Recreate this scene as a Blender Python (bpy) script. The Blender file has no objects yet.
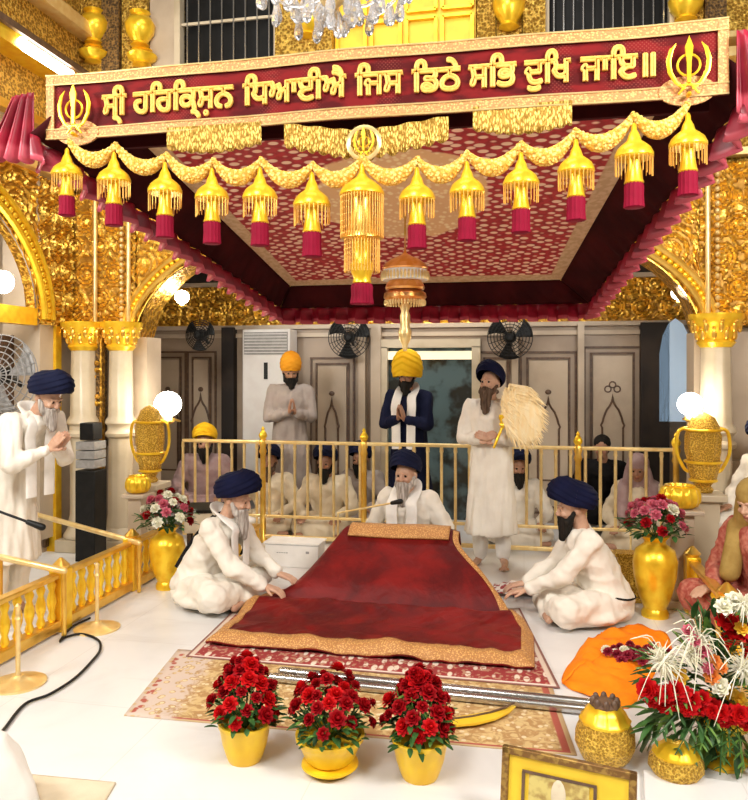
import bpy, bmesh, math, random
from mathutils import Vector, Matrix, noise, Euler
R = random.Random(7)
PI = math.pi
SC = bpy.context.scene
COL = SC.collection
V3 = Vector
# ---------------------------------------------------------------- camera model (room frame: x across the canopy, y into the hall)
F = 750.0; CH = 1.77; HY = 370.0; A = math.atan(0.2); s_, c_ = math.sin(A), math.cos(A)
def cw(X, Y, Z): return V3((X*c_-Y*s_, X*s_+Y*c_, Z))
def atY(px, py, Y): return cw((px-374)/F*Y, Y, CH-(py-HY)/F*Y)          # point at camera depth Y
def G(px, py, z=0.0): return atY(px, py, (CH-z)*F/(py-HY))              # on a level plane
def atV(px, py, v): return atY(px, py, v/(c_+(px-374)/F*s_))            # on a plane across the hall
def atU(px, py, u): return atY(px, py, u/((px-374)/F*c_-s_))            # on a plane along the hall
def sc_at(p): return F/(-p[0]*s_+p[1]*c_)                                # pixels per metre
cam = bpy.data.cameras.new('camera'); co = bpy.data.objects.new('camera', cam); COL.objects.link(co)
co.location = (0, 0, CH); co.rotation_euler = (PI/2, 0, A)
cam.sensor_fit = 'HORIZONTAL'; cam.sensor_width = 36; cam.lens = 36*F/748; cam.shift_y = -30/748; cam.clip_start = .05
SC.camera = co

# ---------------------------------------------------------------- materials
MATS = {}
class NT:
    def __init__(s, m):
        s.t = m.node_tree; s.b = s.t.nodes['Principled BSDF']
    def n(s, kind, **kw):
        x = s.t.nodes.new(kind)
        for k, v in kw.items(): setattr(x, k, v)
        return x
    def put(s, sock, v):
        if isinstance(v, (int, float)): sock.default_value = v
        elif isinstance(v, (tuple, list)): sock.default_value = tuple(v) if len(v) != 3 or sock.type != 'RGBA' else (*v, 1)
        else: s.t.links.new(v, sock)
    def m(s, op, a, b=0.0, c=None):
        x = s.n('ShaderNodeMath', operation=op); s.put(x.inputs[0], a); s.put(x.inputs[1], b)
        if c is not None: s.put(x.inputs[2], c)
        return x.outputs[0]
    def mix(s, f, a, b):
        x = s.n('ShaderNodeMix', data_type='RGBA'); s.put(x.inputs[0], f); s.put(x.inputs[6], a); s.put(x.inputs[7], b)
        return x.outputs[2]
    def ramp(s, v, lo, hi):
        x = s.n('ShaderNodeMapRange', interpolation_type='SMOOTHSTEP'); s.put(x.inputs[0], v)
        x.inputs[1].default_value = lo; x.inputs[2].default_value = hi
        return x.outputs[0]
    def co(s, which='Object', scale=(1, 1, 1), rot=(0, 0, 0)):
        c = s.n('ShaderNodeTexCoord'); mp = s.n('ShaderNodeMapping')
        s.t.links.new(c.outputs[which], mp.inputs[0]); mp.inputs['Scale'].default_value = scale; mp.inputs['Rotation'].default_value = rot
        return mp.outputs[0]
    def noise(s, co, sc, det=3, rough=.5, dist=0):
        x = s.n('ShaderNodeTexNoise'); s.put(x.inputs['Vector'], co); x.inputs['Scale'].default_value = sc
        x.inputs['Detail'].default_value = det; x.inputs['Roughness'].default_value = rough; x.inputs['Distortion'].default_value = dist
        return x.outputs[0]
    def voro(s, co, sc, rnd=1.0, feat='F1'):
        x = s.n('ShaderNodeTexVoronoi', feature=feat); s.put(x.inputs['Vector'], co); x.inputs['Scale'].default_value = sc
        x.inputs['Randomness'].default_value = rnd
        return x.outputs[0]
    def bump(s, h, st, dist=.01):
        x = s.n('ShaderNodeBump'); x.inputs['Strength'].default_value = st; x.inputs['Distance'].default_value = dist
        s.put(x.inputs['Height'], h); s.t.links.new(x.outputs[0], s.b.inputs['Normal'])
def mat(name, col, rough=.5, metal=0.0, sheen=0.0, spec=.5, em=None, trans=0.0, fn=None, sheencol=None):
    m = bpy.data.materials.new(name); m.use_nodes = True; t = NT(m); b = t.b.inputs
    b['Base Color'].default_value = (*col, 1); b['Roughness'].default_value = rough; b['Metallic'].default_value = metal
    b['Specular IOR Level'].default_value = spec
    if sheen:
        b['Sheen Weight'].default_value = sheen; b['Sheen Roughness'].default_value = .4
        if sheencol: b['Sheen Tint'].default_value = (*sheencol, 1)
    if em: b['Emission Color'].default_value = (*em[0], 1); b['Emission Strength'].default_value = em[1]
    if trans: b['Transmission Weight'].default_value = trans; b['IOR'].default_value = 1.45
    if fn: fn(t)
    MATS[name] = m
    return m
def two(col2, sc, lo, hi, kind='noise', bump=.0, det=3, bd=.01, scale=(1, 1, 1), rnd=1.0, col1=None, which='Object'):
    def f(t):
        co = t.co(which, scale)
        h = t.noise(co, sc, det) if kind == 'noise' else t.voro(co, sc, rnd)
        c1 = tuple(t.b.inputs['Base Color'].default_value)[:3]
        t.put(t.b.inputs['Base Color'], t.mix(t.ramp(h, lo, hi), c1, col2))
        if bump: t.bump(h, bump, bd)
    return f
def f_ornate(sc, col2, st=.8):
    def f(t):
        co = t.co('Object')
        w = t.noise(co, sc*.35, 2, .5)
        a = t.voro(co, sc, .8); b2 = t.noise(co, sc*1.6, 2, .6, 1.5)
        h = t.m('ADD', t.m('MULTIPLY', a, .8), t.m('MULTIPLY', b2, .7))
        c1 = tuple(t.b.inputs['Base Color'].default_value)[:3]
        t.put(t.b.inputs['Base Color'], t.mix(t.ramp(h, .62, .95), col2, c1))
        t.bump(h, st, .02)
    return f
gold = mat('polished_gold', (.92, .60, .13), .30, .85, fn=two((.80, .47, .07), 9, .35, .7, bump=.15))
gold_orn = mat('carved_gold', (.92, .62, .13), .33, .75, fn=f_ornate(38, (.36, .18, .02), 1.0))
gold_relief = mat('relief_gold', (.92, .60, .11), .34, .8, fn=two((.72, .40, .04), 11, .35, .7, bump=.15, bd=.004))
gold_deep = mat('deep_gold', (.80, .46, .06), .32, .8, fn=f_ornate(22, (.36, .17, .02)))
gold_yel = mat('yellow_gold', (.98, .66, .04), .28, .55, fn=two((.90, .52, .02), 14, .35, .7, bump=.1))
gold_pale = mat('pale_gold', (.93, .74, .36), .32, .6, fn=two((.85, .60, .24), 12, .3, .7))
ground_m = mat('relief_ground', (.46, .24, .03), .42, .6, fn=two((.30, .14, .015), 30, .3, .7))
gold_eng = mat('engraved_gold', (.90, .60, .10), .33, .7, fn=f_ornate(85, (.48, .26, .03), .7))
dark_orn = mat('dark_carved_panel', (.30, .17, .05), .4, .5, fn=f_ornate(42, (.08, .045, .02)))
yellow_cloth = mat('yellow_panel', (.90, .62, .04), .45, .2, fn=two((.78, .48, .03), 6, .3, .7))
def f_floor(t):
    co = t.co('Object')
    a = t.noise(co, 1.3, 5, .6, .6); b2 = t.noise(t.co('Object', (1, 6, 1)), .9, 3)
    c = t.mix(t.ramp(a, .45, .75), (.74, .73, .72), (.66, .65, .64))
    c = t.mix(t.m('MULTIPLY', t.ramp(b2, .62, .72), .22), c, (.50, .46, .43))
    br = t.n('ShaderNodeTexBrick'); t.put(br.inputs['Vector'], co); br.offset = 0
    br.inputs['Scale'].default_value = 1; br.inputs['Brick Width'].default_value = .9; br.inputs['Row Height'].default_value = .9
    br.inputs['Mortar Size'].default_value = .003; br.inputs['Color1'].default_value = br.inputs['Color2'].default_value = (0, 0, 0, 1); br.inputs['Mortar'].default_value = (1, 1, 1, 1)
    c = t.mix(t.m('MULTIPLY', br.outputs[0], .35), c, (.5, .45, .42))
    t.put(t.b.inputs['Base Color'], c)
floor_m = mat('white_marble_floor', (.85, .83, .8), .3, fn=f_floor, spec=.4)
marble = mat('cream_marble', (.52, .42, .31), .35, fn=two((.40, .31, .22), 2.2, .4, .75, det=6))
marble_w = mat('white_marble', (.58, .49, .35), .3, fn=two((.40, .32, .20), 2.6, .45, .8, det=6))
marble_p = mat('pinkish_marble', (.38, .29, .21), .35, fn=two((.28, .21, .15), 2.2, .4, .75, det=6))
inlay = mat('brown_inlay', (.10, .055, .035), .45, fn=two((.16, .09, .05), 20, .4, .7))
wood = mat('dark_wood', (.12, .06, .03), .45, fn=two((.06, .03, .015), 6, .35, .7, scale=(1, 8, 1)))
dark = mat('dark_interior', (.015, .010, .008), .7, fn=two((.035, .022, .015), 3, .4, .7))
black = mat('black_plastic', (.006, .006, .006), .45, spec=.25, fn=two((.009, .009, .009), 10, .4, .6))
grey = mat('grey_plastic', (.25, .24, .23), .5, fn=two((.3, .29, .28), 20, .4, .6))
white_p = mat('white_plastic', (.72, .70, .67), .4, fn=two((.68, .65, .62), 5, .4, .6))
steel = mat('brushed_steel', (.62, .61, .6), .25, .95, fn=two((.5, .49, .48), 40, .3, .7, scale=(1, 1, .1)))
def fabric(name, c, c2, rough=.85, sheen=0.0, sc=7, spec=.15, **k):
    def f(t):
        co = t.co('Object'); n1 = t.noise(co, sc, 3)
        t.put(t.b.inputs['Base Color'], t.mix(t.ramp(n1, .35, .7), c, c2))
        t.bump(t.m('ADD', t.noise(co, 260, 1), t.m('MULTIPLY', t.noise(co, 22, 2), 1.5)), .25, .004)
    return mat(name, c, rough, sheen=sheen, spec=spec, fn=f, **k)
white_c = fabric('white_cotton', (.80, .75, .66), (.74, .68, .59))
white_s = fabric('white_shawl', (.84, .81, .76), (.78, .75, .70))
cream_c = fabric('cream_cotton', (.70, .60, .44), (.62, .52, .37))
grey_c = fabric('grey_cotton', (.42, .36, .32), (.36, .30, .27))
navy = fabric('navy_turban_cloth', (.003, .004, .022), (.005, .007, .034), .8)
navy_d = fabric('dark_navy_cloth', (.005, .007, .026), (.009, .012, .038), .8)
black_c = fabric('black_cloth', (.006, .0055, .006), (.012, .011, .012), .85)
yel_t = fabric('yellow_turban_cloth', (.90, .55, .02), (.84, .45, .01), .75)
orange_t = fabric('orange_turban_cloth', (.78, .33, .02), (.70, .26, .01), .75)
rust = fabric('rust_patterned_cloth', (.34, .07, .05), (.52, .20, .14), .8, sc=28)
olive = fabric('olive_gold_scarf', (.30, .19, .05), (.40, .27, .08), .7, sc=12)
pinkish = fabric('pinkish_cloth', (.42, .30, .29), (.34, .22, .22), .8, sc=12)
orange_cl = fabric('orange_cloth', (.95, .27, .01), (.88, .20, .005), .75)
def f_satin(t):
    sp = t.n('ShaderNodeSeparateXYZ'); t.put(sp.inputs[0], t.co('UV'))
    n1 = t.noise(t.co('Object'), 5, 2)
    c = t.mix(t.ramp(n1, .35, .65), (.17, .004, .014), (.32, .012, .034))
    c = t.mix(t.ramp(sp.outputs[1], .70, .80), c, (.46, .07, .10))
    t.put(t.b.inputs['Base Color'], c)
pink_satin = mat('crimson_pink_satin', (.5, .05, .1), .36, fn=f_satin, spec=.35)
crimson = fabric('crimson_tassel', (.22, .002, .022), (.14, .001, .012), .7)
velvet_d = fabric('dark_maroon_velvet', (.030, .002, .003), (.055, .004, .005), .85, .0, sc=4)
def f_velvet(t):
    co = t.co('Object'); a = t.noise(co, 3.2, 4, .6, .5)
    t.put(t.b.inputs['Base Color'], t.mix(t.ramp(a, .35, .72), (.085, .0015, .002), (.205, .005, .004)))
    t.bump(t.m('ADD', t.noise(co, 6, 3, .5, .8), t.m('MULTIPLY', t.noise(co, 200, 1), .06)), .5, .03)
velvet = mat('red_velvet', (.3, .01, .01), .55, sheen=.08, fn=f_velvet, sheencol=(1, .15, .1), spec=.25)
skin = mat('skin', (.42, .22, .13), .5, fn=two((.36, .17, .10), 20, .35, .7, bump=.05))
skin_f = mat('fair_skin', (.55, .33, .22), .5, fn=two((.48, .26, .17), 20, .35, .7, bump=.05))
eye_m = mat('eye', (.02, .015, .012), .2)
lip_m = mat('lips', (.30, .10, .07), .5)
hair_b = mat('black_hair', (.006, .005, .004), .7, spec=.2, fn=two((.018, .014, .011), 60, .3, .7, bump=.5, scale=(1, 1, .15)))
hair_br = mat('brown_beard', (.05, .028, .016), .7, spec=.2, fn=two((.14, .09, .06), 60, .3, .7, bump=.5, scale=(1, 1, .15)))
hair_g = mat('grey_beard', (.52, .47, .42), .8, fn=two((.22, .18, .15), 60, .3, .7, bump=.5, scale=(1, 1, .15)))
red_f = mat('red_petals', (.42, .002, .006), .6, spec=.2, fn=two((.24, .001, .005), 30, .3, .7))
red_b = mat('bright_red_petals', (.66, .006, .006), .6, spec=.2, fn=two((.5, .005, .01), 30, .3, .7))
white_f = mat('white_petals', (.85, .82, .72), .5, fn=two((.75, .72, .5), 30, .3, .7))
pink_f = mat('pink_petals', (.65, .18, .22), .5, fn=two((.5, .06, .12), 30, .3, .7))
yellow_f = mat('yellow_petals', (.9, .6, .04), .5, fn=two((.85, .45, .03), 30, .3, .7))
orange_f = mat('orange_petals', (.85, .30, .05), .5, fn=two((.75, .2, .03), 30, .3, .7))
leaf_m = mat('green_leaves', (.05, .14, .03), .5, fn=two((.02, .07, .015), 12, .3, .7))
leaf_l = mat('light_green_leaves', (.16, .30, .05), .5, fn=two((.08, .18, .03), 12, .3, .7))
garl = mat('marigold_string', (.95, .70, .22), .6, fn=two((.75, .40, .05), 60, .3, .6, 'voro', bump=.8, bd=.02))
crystal = mat('crystal_glass', (.95, .95, .97), .03, trans=.75, spec=.8, fn=None)
fringe_g = mat('gold_fringe', (.88, .62, .16), .45, .5, fn=two((.35, .19, .02), 120, .3, .6, 'voro', bump=.6, bd=.02, scale=(1, 1, .35)))
lamp_w = mat('lit_lamp', (1, 1, 1), em=((1, .93, .80), 30))
lamp_c = mat('lit_tube', (1, 1, 1), em=((1, .97, .90), 22))
yak = mat('cream_yak_hair', (.98, .84, .55), .7, fn=two((.95, .74, .38), 40, .3, .7, bump=.4, scale=(1, 1, .2)))
pot_y = mat('yellow_glazed_pot', (.93, .60, .02), .3, fn=two((.86, .50, .01), 8, .35, .7))
glass_b = mat('bluish_glass', (.30, .42, .45), .08, trans=.3)
def f_brocade(t):
    uv = t.co('UV'); sp = t.n('ShaderNodeSeparateXYZ'); t.put(sp.inputs[0], uv)
    x = t.m('ABSOLUTE', t.m('SUBTRACT', sp.outputs[0], .5)); y = t.m('ABSOLUTE', t.m('SUBTRACT', sp.outputs[1], .5))
    n = t.noise(uv, 14, 3)
    bor = t.ramp(t.m('MAXIMUM', x, y), .455, .46)
    r = t.m('ADD', t.m('SQRT', t.m('ADD', t.m('POWER', x, 2), t.m('POWER', y, 2))), t.m('MULTIPLY', n, .07))
    med = t.ramp(r, .255, .245)
    d = t.voro(t.co('UV', (30, 52, 1), (0, 0, PI/4)), 1, .35)
    dots = t.m('SUBTRACT', 1, t.ramp(d, .30, .42))
    n2 = t.noise(uv, 60, 2)
    c = t.mix(t.ramp(n2, .4, .6), (.34, .008, .015), (.48, .02, .03))
    c = t.mix(dots, c, (.95, .66, .48))
    g = t.mix(t.ramp(t.voro(uv, 60, .9), .25, .5), (1.0, .78, .48), (.85, .52, .26))
    c = t.mix(med, c, g); c = t.mix(bor, c, t.mix(t.ramp(n2, .4, .6), (.72, .50, .30), (.60, .38, .2)))
    t.put(t.b.inputs['Base Color'], c)
brocade = mat('red_brocade', (.5, .05, .05), .5, sheen=.0, fn=f_brocade)
def f_rug(t):
    uv = t.co('UV'); sp = t.n('ShaderNodeSeparateXYZ'); t.put(sp.inputs[0], uv)
    co = t.co('Object')
    a = t.noise(co, 16, 3, .6, 1.2); b2 = t.voro(co, 22, .9)
    c = t.mix(t.ramp(a, .42, .58), (.62, .44, .20), (.42, .24, .09))
    c = t.mix(t.ramp(b2, .32, .22), c, (.72, .58, .36))
    big = t.voro(co, 2.1, .6)
    c = t.mix(t.m('MULTIPLY', t.ramp(big, .22, .12), .8), c, (.33, .05, .04))
    x = t.m('ABSOLUTE', t.m('SUBTRACT', sp.outputs[0], .5)); y = t.m('ABSOLUTE', t.m('SUBTRACT', sp.outputs[1], .5))
    e = t.m('MAXIMUM', t.m('SUBTRACT', x, 0), t.m('ADD', .25, t.m('MULTIPLY', y, .5)))
    c = t.mix(t.ramp(t.m('MAXIMUM', x, y), .47, .475), c, (.40, .09, .06))
    c = t.mix(t.ramp(t.m('MAXIMUM', x, y), .488, .49), c, (.60, .42, .22))
    lx = t.ramp(t.m('ADD', sp.outputs[0], t.m('MULTIPLY', a, .10)), .19, .14)
    c = t.mix(t.m('MULTIPLY', lx, t.ramp(b2, .3, .5)), c, (.62, .50, .42))
    t.put(t.b.inputs['Base Color'], c); t.bump(a, .4, .01)
rug_m = mat('gold_patterned_rug', (.6, .4, .2), .8, fn=f_rug)
def f_rug2(t):
    uv = t.co('UV'); sp = t.n('ShaderNodeSeparateXYZ'); t.put(sp.inputs[0], uv); co = t.co('Object')
    x = t.m('ABSOLUTE', t.m('SUBTRACT', sp.outputs[0], .5)); y = t.m('ABSOLUTE', t.m('SUBTRACT', sp.outputs[1], .5))
    k = t.voro(t.co('Object', (20, 9, 1)), 1, .5)
    c = t.mix(t.ramp(k, .30, .42), (.74, .62, .50), (.30, .03, .03))
    a = t.noise(co, 30, 2)
    c = t.mix(t.ramp(a, .55, .6), c, (.45, .22, .14))
    c = t.mix(t.ramp(t.m('MAXIMUM', x, y), .477, .482), c, (.70, .58, .48))
    c = t.mix(t.ramp(t.m('MAXIMUM', x, y), .492, .494), c, (.28, .12, .1))
    t.put(t.b.inputs['Base Color'], c)
rug2_m = mat('maroon_patterned_rug', (.5, .2, .15), .8, fn=f_rug2)
gold_bro = mat('gold_brocade', (.70, .40, .13), .55, .1, fn=two((.45, .20, .06), 90, .3, .5, 'voro', bump=.3))
def f_velb(t):
    co = t.co('Object')
    w = t.noise(t.co('Object', (1, 1, 3)), 5, 3)
    d = t.voro(t.co('Object', (80, 80, 80), (0, PI/4, 0)), 1, 0)
    c = t.mix(t.ramp(w, .4, .6), (.070, .002, .003), (.17, .006, .007))
    t.put(t.b.inputs['Base Color'], t.mix(t.m('MULTIPLY', t.ramp(d, .3, .2), .30), c, (.40, .12, .08)))
banner_m = mat('maroon_banner_cloth', (.2, .01, .02), .7, spec=.15, fn=f_velb)
letter_m = mat('gold_thread', (.82, .52, .12), .55, .1, fn=two((.72, .40, .07), 60, .3, .7))
wire_m = mat('beaded_strands', (.70, .38, .08), .45, .5)

# ---------------------------------------------------------------- mesh building
class MB:
    def __init__(s, M=None): s.v = []; s.f = []; s.M = M; s.uv = None
    def add(s, vs, fs):
        n = len(s.v)
        s.v += [(s.M @ V3(v)) if s.M else V3(v) for v in vs]; s.f += [tuple(i+n for i in f) for f in fs]
        return s
    def box(s, c, d, M=None):
        x, y, z = [q/2 for q in d]; c = V3(c)
        vs = [V3((i*x, j*y, k*z)) for i in (-1, 1) for j in (-1, 1) for k in (-1, 1)]
        vs = [c+((M @ v) if M else v) for v in vs]
        return s.add(vs, [(0, 1, 3, 2), (4, 6, 7, 5), (0, 4, 5, 1), (2, 3, 7, 6), (0, 2, 6, 4), (1, 5, 7, 3)])
    def lathe(s, prof, c=(0, 0, 0), n=20, fn=None, M=None, sx=1, sy=1):
        c = V3(c); vs = []; fs = []
        for i, (r, z) in enumerate(prof):
            for j in range(n):
                a = 2*PI*j/n; rr = r*(fn(a, z, i) if fn else 1)
                p = V3((rr*math.cos(a)*sx, rr*math.sin(a)*sy, z)); vs.append(c+((M @ p) if M else p))
        for i in range(len(prof)-1):
            for j in range(n):
                k = (j+1) % n; fs.append((i*n+j, i*n+k, (i+1)*n+k, (i+1)*n+j))
        fs.append(tuple(range(n-1, -1, -1))); m = (len(prof)-1)*n; fs.append(tuple(m+j for j in range(n)))
        return s.add(vs, fs)
    def loft(s, rings):
        n = len(rings[0]); vs = [p for r in rings for p in r]; fs = []
        for i in range(len(rings)-1):
            for j in range(n):
                k = (j+1) % n; fs.append((i*n+j, i*n+k, (i+1)*n+k, (i+1)*n+j))
        fs.append(tuple(range(n-1, -1, -1))); m = (len(rings)-1)*n; fs.append(tuple(m+j for j in range(n)))
        return s.add(vs, fs)
    def tube(s, path, r, n=8, flat=None, up=None):
        P = [V3(p) for p in path]; rs = r if isinstance(r, (list, tuple)) else [r]*len(P); rings = []; prev = None
        for i, p in enumerate(P):
            d = (P[min(i+1, len(P)-1)]-P[max(i-1, 0)]).normalized()
            ref = V3(up) if up else (prev if prev is not None else (V3((0, 0, 1)) if abs(d.z) < .9 else V3((1, 0, 0))))
            x = ref-d*ref.dot(d)
            if x.length < 1e-5: x = d.orthogonal()
            x.normalize(); y = d.cross(x); prev = x
            fl = flat if flat else 1
            rings.append([p+x*math.cos(2*PI*j/n)*rs[i]*fl+y*math.sin(2*PI*j/n)*rs[i] for j in range(n)])
        return s.loft(rings)
    def ell(s, c, r, M=None, nu=14, nv=9):
        c = V3(c); r = (r, r, r) if isinstance(r, (int, float)) else r
        vs = []; fs = []
        for i in range(nv+1):
            th = PI*i/nv
            for j in range(nu):
                a = 2*PI*j/nu; p = V3((r[0]*math.sin(th)*math.cos(a), r[1]*math.sin(th)*math.sin(a), -r[2]*math.cos(th)))
                if i in (0, nv): p = V3((p.x*.02 + 1e-4*math.cos(a), p.y*.02+1e-4*math.sin(a), p.z))
                vs.append(c+((M @ p) if M else p))
        for i in range(nv):
            for j in range(nu):
                k = (j+1) % nu; fs.append((i*nu+j, i*nu+k, (i+1)*nu+k, (i+1)*nu+j))
        fs.append(tuple(range(nu-1, -1, -1))); fs.append(tuple(nv*nu+j for j in range(nu)))
        return s.add(vs, fs)
    def cap(s, a, b, ra, rb=None, n=12):
        a, b = V3(a), V3(b); rb = ra if rb is None else rb; d = b-a; L = d.length or 1e-6; d = d/L
        pts = []; rs = []
        for q in (-1, -.8, -.45): pts.append(a+d*q*ra); rs.append(max(ra*math.sqrt(1-q*q), ra*.08))
        pts += [a, b]; rs += [ra, rb]
        for q in (.45, .8, 1): pts.append(b+d*q*rb); rs.append(max(rb*math.sqrt(1-q*q), rb*.08))
        return s.tube(pts, rs, n)
    def grid(s, fn, nu, nv, flip=False):
        vs = [fn(i/nu, j/nv) for j in range(nv+1) for i in range(nu+1)]
        fs = [(j*(nu+1)+i, j*(nu+1)+i+1, (j+1)*(nu+1)+i+1, (j+1)*(nu+1)+i) for j in range(nv) for i in range(nu)]
        if flip: fs = [f[::-1] for f in fs]
        s.uv = (nu, nv)
        return s.add(vs, fs)
    def prism(s, poly, d):       # poly: list of 3D points, d: extrusion vector
        n = len(poly); P = [V3(p) for p in poly]; d = V3(d)
        return s.add(P+[p+d for p in P], [tuple(range(n-1, -1, -1)), tuple(range(n, 2*n))]+[(i, (i+1) % n, n+(i+1) % n, n+i) for i in range(n)])
    def mesh(s, name, smooth=True):
        m = bpy.data.meshes.new(name); m.from_pydata([tuple(v) for v in s.v], [], s.f)
        if s.uv:
            nu, nv = s.uv; ul = m.uv_layers.new(name='UVMap')
            for lp in m.loops:
                k = lp.vertex_index
                if k < (nu+1)*(nv+1): ul.data[lp.index].uv = ((k % (nu+1))/nu, (k//(nu+1))/nv)
        bm = bmesh.new(); bm.from_mesh(m); bmesh.ops.recalc_face_normals(bm, faces=bm.faces); bm.to_mesh(m); bm.free()
        if smooth:
            m.polygons.foreach_set('use_smooth', [True]*len(m.polygons))
            try: m.set_sharp_from_angle(angle=math.radians(40))
            except Exception: pass
        return m
    def obj(s, name, material, parent=None, loc=None, rot=None, smooth=True, solid=0, bevel=0):
        m = s.mesh(name, smooth)
        for q in (material if isinstance(material, (list, tuple)) else [material]): m.materials.append(q)
        return link(name, m, parent, loc, rot, solid, bevel)
def link(name, m, parent=None, loc=None, rot=None, solid=0, bevel=0):
    o = bpy.data.objects.new(name, m); COL.objects.link(o)
    if parent: o.parent = parent
    if loc is not None: o.location = loc
    if rot is not None: o.rotation_euler = rot
    if solid: q = o.modifiers.new('solid', 'SOLIDIFY'); q.thickness = solid; q.offset = 0
    if bevel: q = o.modifiers.new('bevel', 'BEVEL'); q.width = bevel; q.segments = 2; q.limit_method = 'ANGLE'
    return o
def tag(o, label, cat, group=None, kind=None):
    if label: o['label'] = label
    if cat: o['category'] = cat
    if group: o['group'] = group
    if kind: o['kind'] = kind
    return o
def thing(name, label, cat, loc=(0, 0, 0), rz=0, group=None):
    o = bpy.data.objects.new(name, None); COL.objects.link(o); o.location = loc; o.rotation_euler = (0, 0, rz); o.empty_display_size = .1
    return tag(o, label, cat, group)
def struct(name, mb, m, **k):
    o = mb.obj(name, m, **k); o['kind'] = 'structure'; return o
def dup(root, loc=None, rot=None, label=None, group=None, scale=None):
    kids = {}
    for o in bpy.data.objects:
        if o.parent: kids.setdefault(o.parent.name, []).append(o)
    def rec(o, par):
        c = o.copy(); COL.objects.link(c); c.parent = par
        for ch in kids.get(o.name, []): rec(ch, c)
        return c
    r = rec(root, root.parent)
    if loc is not None: r.location = loc
    if rot is not None: r.rotation_euler = rot
    if scale is not None: r.scale = scale if isinstance(scale, tuple) else (scale,)*3
    if label: r['label'] = label
    if group: r['group'] = group
    return r
def remesh(mb, vox, smooth=3, disp=None, it=.6):
    m = mb.mesh('tmp', False); o = bpy.data.objects.new('tmp', m); COL.objects.link(o)
    q = o.modifiers.new('r', 'REMESH'); q.mode = 'VOXEL'; q.voxel_size = vox; q.use_smooth_shade = True
    if smooth: q = o.modifiers.new('s', 'SMOOTH'); q.factor = it; q.iterations = smooth
    bpy.context.view_layer.update(); dg = bpy.context.evaluated_depsgraph_get(); ev = o.evaluated_get(dg)
    me = bpy.data.meshes.new_from_object(ev); bpy.data.objects.remove(o); bpy.data.meshes.remove(m)
    if disp:
        nn = [v.normal.copy() for v in me.vertices]
        for v, n in zip(me.vertices, nn): v.co = v.co+n*disp(v.co)
        me.update()
    me.polygons.foreach_set('use_smooth', [True]*len(me.polygons))
    return me
nz = lambda x, y, z: noise.noise(V3((x, y, z)))

# ================================================================ SETTING
struct('floor', MB().box((-1, 3, -.05), (16, 18, .1)), floor_m)
VA = 6.9                                    # plane of the great arch
ACX, AAX, AZ, AH = -1.16, 2.64, 2.1, 1.15    # arch centre, half span, springing, rise
def relief(u, z, per=.50):
    row = math.floor(z/(per*.87)); sg = 1 if row % 2 else -1; uu = u+(per/2 if row % 2 else 0)
    cu = (math.floor(uu/per)+.5)*per; du = uu-cu; dz = z-(row+.5)*per*.87
    r = math.hypot(du, dz)/(per/.5); th = math.atan2(dz, du)
    if r < .055: h = .045*(1-(r/.055)**2)**.5*(.75+.25*math.cos(8*th))
    elif r < .215:
        q = max(0, math.cos(2*PI*(r/.066)-th*sg)); h = .036*q**.6*(.7+.3*math.cos(9*th*sg+r*60))
    else: h = .030*max(0, 1-abs(nz(u*13, z*13, 3))*6)
    return h
def relief_grid(name, fn3, nu, nv, rel, thr=.007):
    hs = []
    def g(a_, b_):
        p, h = fn3(a_, b_); hs.append(h); return p
    mb = MB().grid(g, nu, nv); me = mb.mesh(name); me.materials.append(gold_relief); me.materials.append(ground_m)
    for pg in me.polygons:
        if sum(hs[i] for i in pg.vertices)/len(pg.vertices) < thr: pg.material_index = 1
    o = link(name, me); o['kind'] = 'structure'; return o
def spandrel(name, fu, arch, u0, u1, ztop, n=190, m=46, flip=1):
    def g(a, b):
        u = u0+(u1-u0)*a; z0 = arch(u); z = z0+(ztop-z0)*b; h = relief(u, z) if .02 < b < .98 else .02
        return fu(u, z, h), h
    return relief_grid(name, g, n, m, None)
def arch_front(u):
    x = (u-ACX)/AAX; x = max(-1, min(1, x))
    return AZ+AH*math.sqrt(max(0, 1-x*x))*(1+.02*math.cos(x*22))
def wall_seg(x0, x1, z0, z1, y=VA, t=.35): return MB().box(((x0+x1)/2, y+t/2, (z0+z1)/2), (x1-x0, t, z1-z0))
# front wall: ornate gold above the arch
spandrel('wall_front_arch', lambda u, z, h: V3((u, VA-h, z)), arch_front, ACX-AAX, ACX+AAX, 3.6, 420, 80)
# returns of the arch (soffit)
N = 60
def soff(a, b):
    u = ACX-AAX+2*AAX*a; return V3((u, VA+.35*b, arch_front(u)))
struct('trim_1', MB().grid(soff, 60, 2), gold_deep)
mb = MB()
for q in (0.06, .15):
    mb.tube([V3((ACX+(AAX+q)*math.cos(a), VA-.03, AZ+(AH+q)*math.sin(a))) for a in [PI*i/60 for i in range(61)]], .03, 8)
struct('trim_2', mb, gold)
mb = MB()
for i in range(90):
    a = PI*(i+.5)/90; mb.ell((ACX+(AAX+.105)*math.cos(a), VA-.03, AZ+(AH+.105)*math.sin(a)), (.028, .02, .028), None, 8, 5)
struct('trim_3', mb, gold_yel)
mb = wall_seg(ACX-AAX-.9, ACX+AAX+.9, 3.6, 5.9)
mb.box((ACX-AAX-.45, VA+.2, 2.9), (.9, .3, 1.5)).box((ACX+AAX+.5, VA+.2, 2.9), (.9, .3, 1.5))
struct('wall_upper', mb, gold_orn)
mb = MB()
for z, d, h in ((3.62, .10, .06), (4.44, .16, .08), (4.56, .22, .05), (3.9, .05, .04)):
    mb.box((ACX, VA-d/2, z), (7, d, h))
struct('trim_4', mb, gold_pale)
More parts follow.
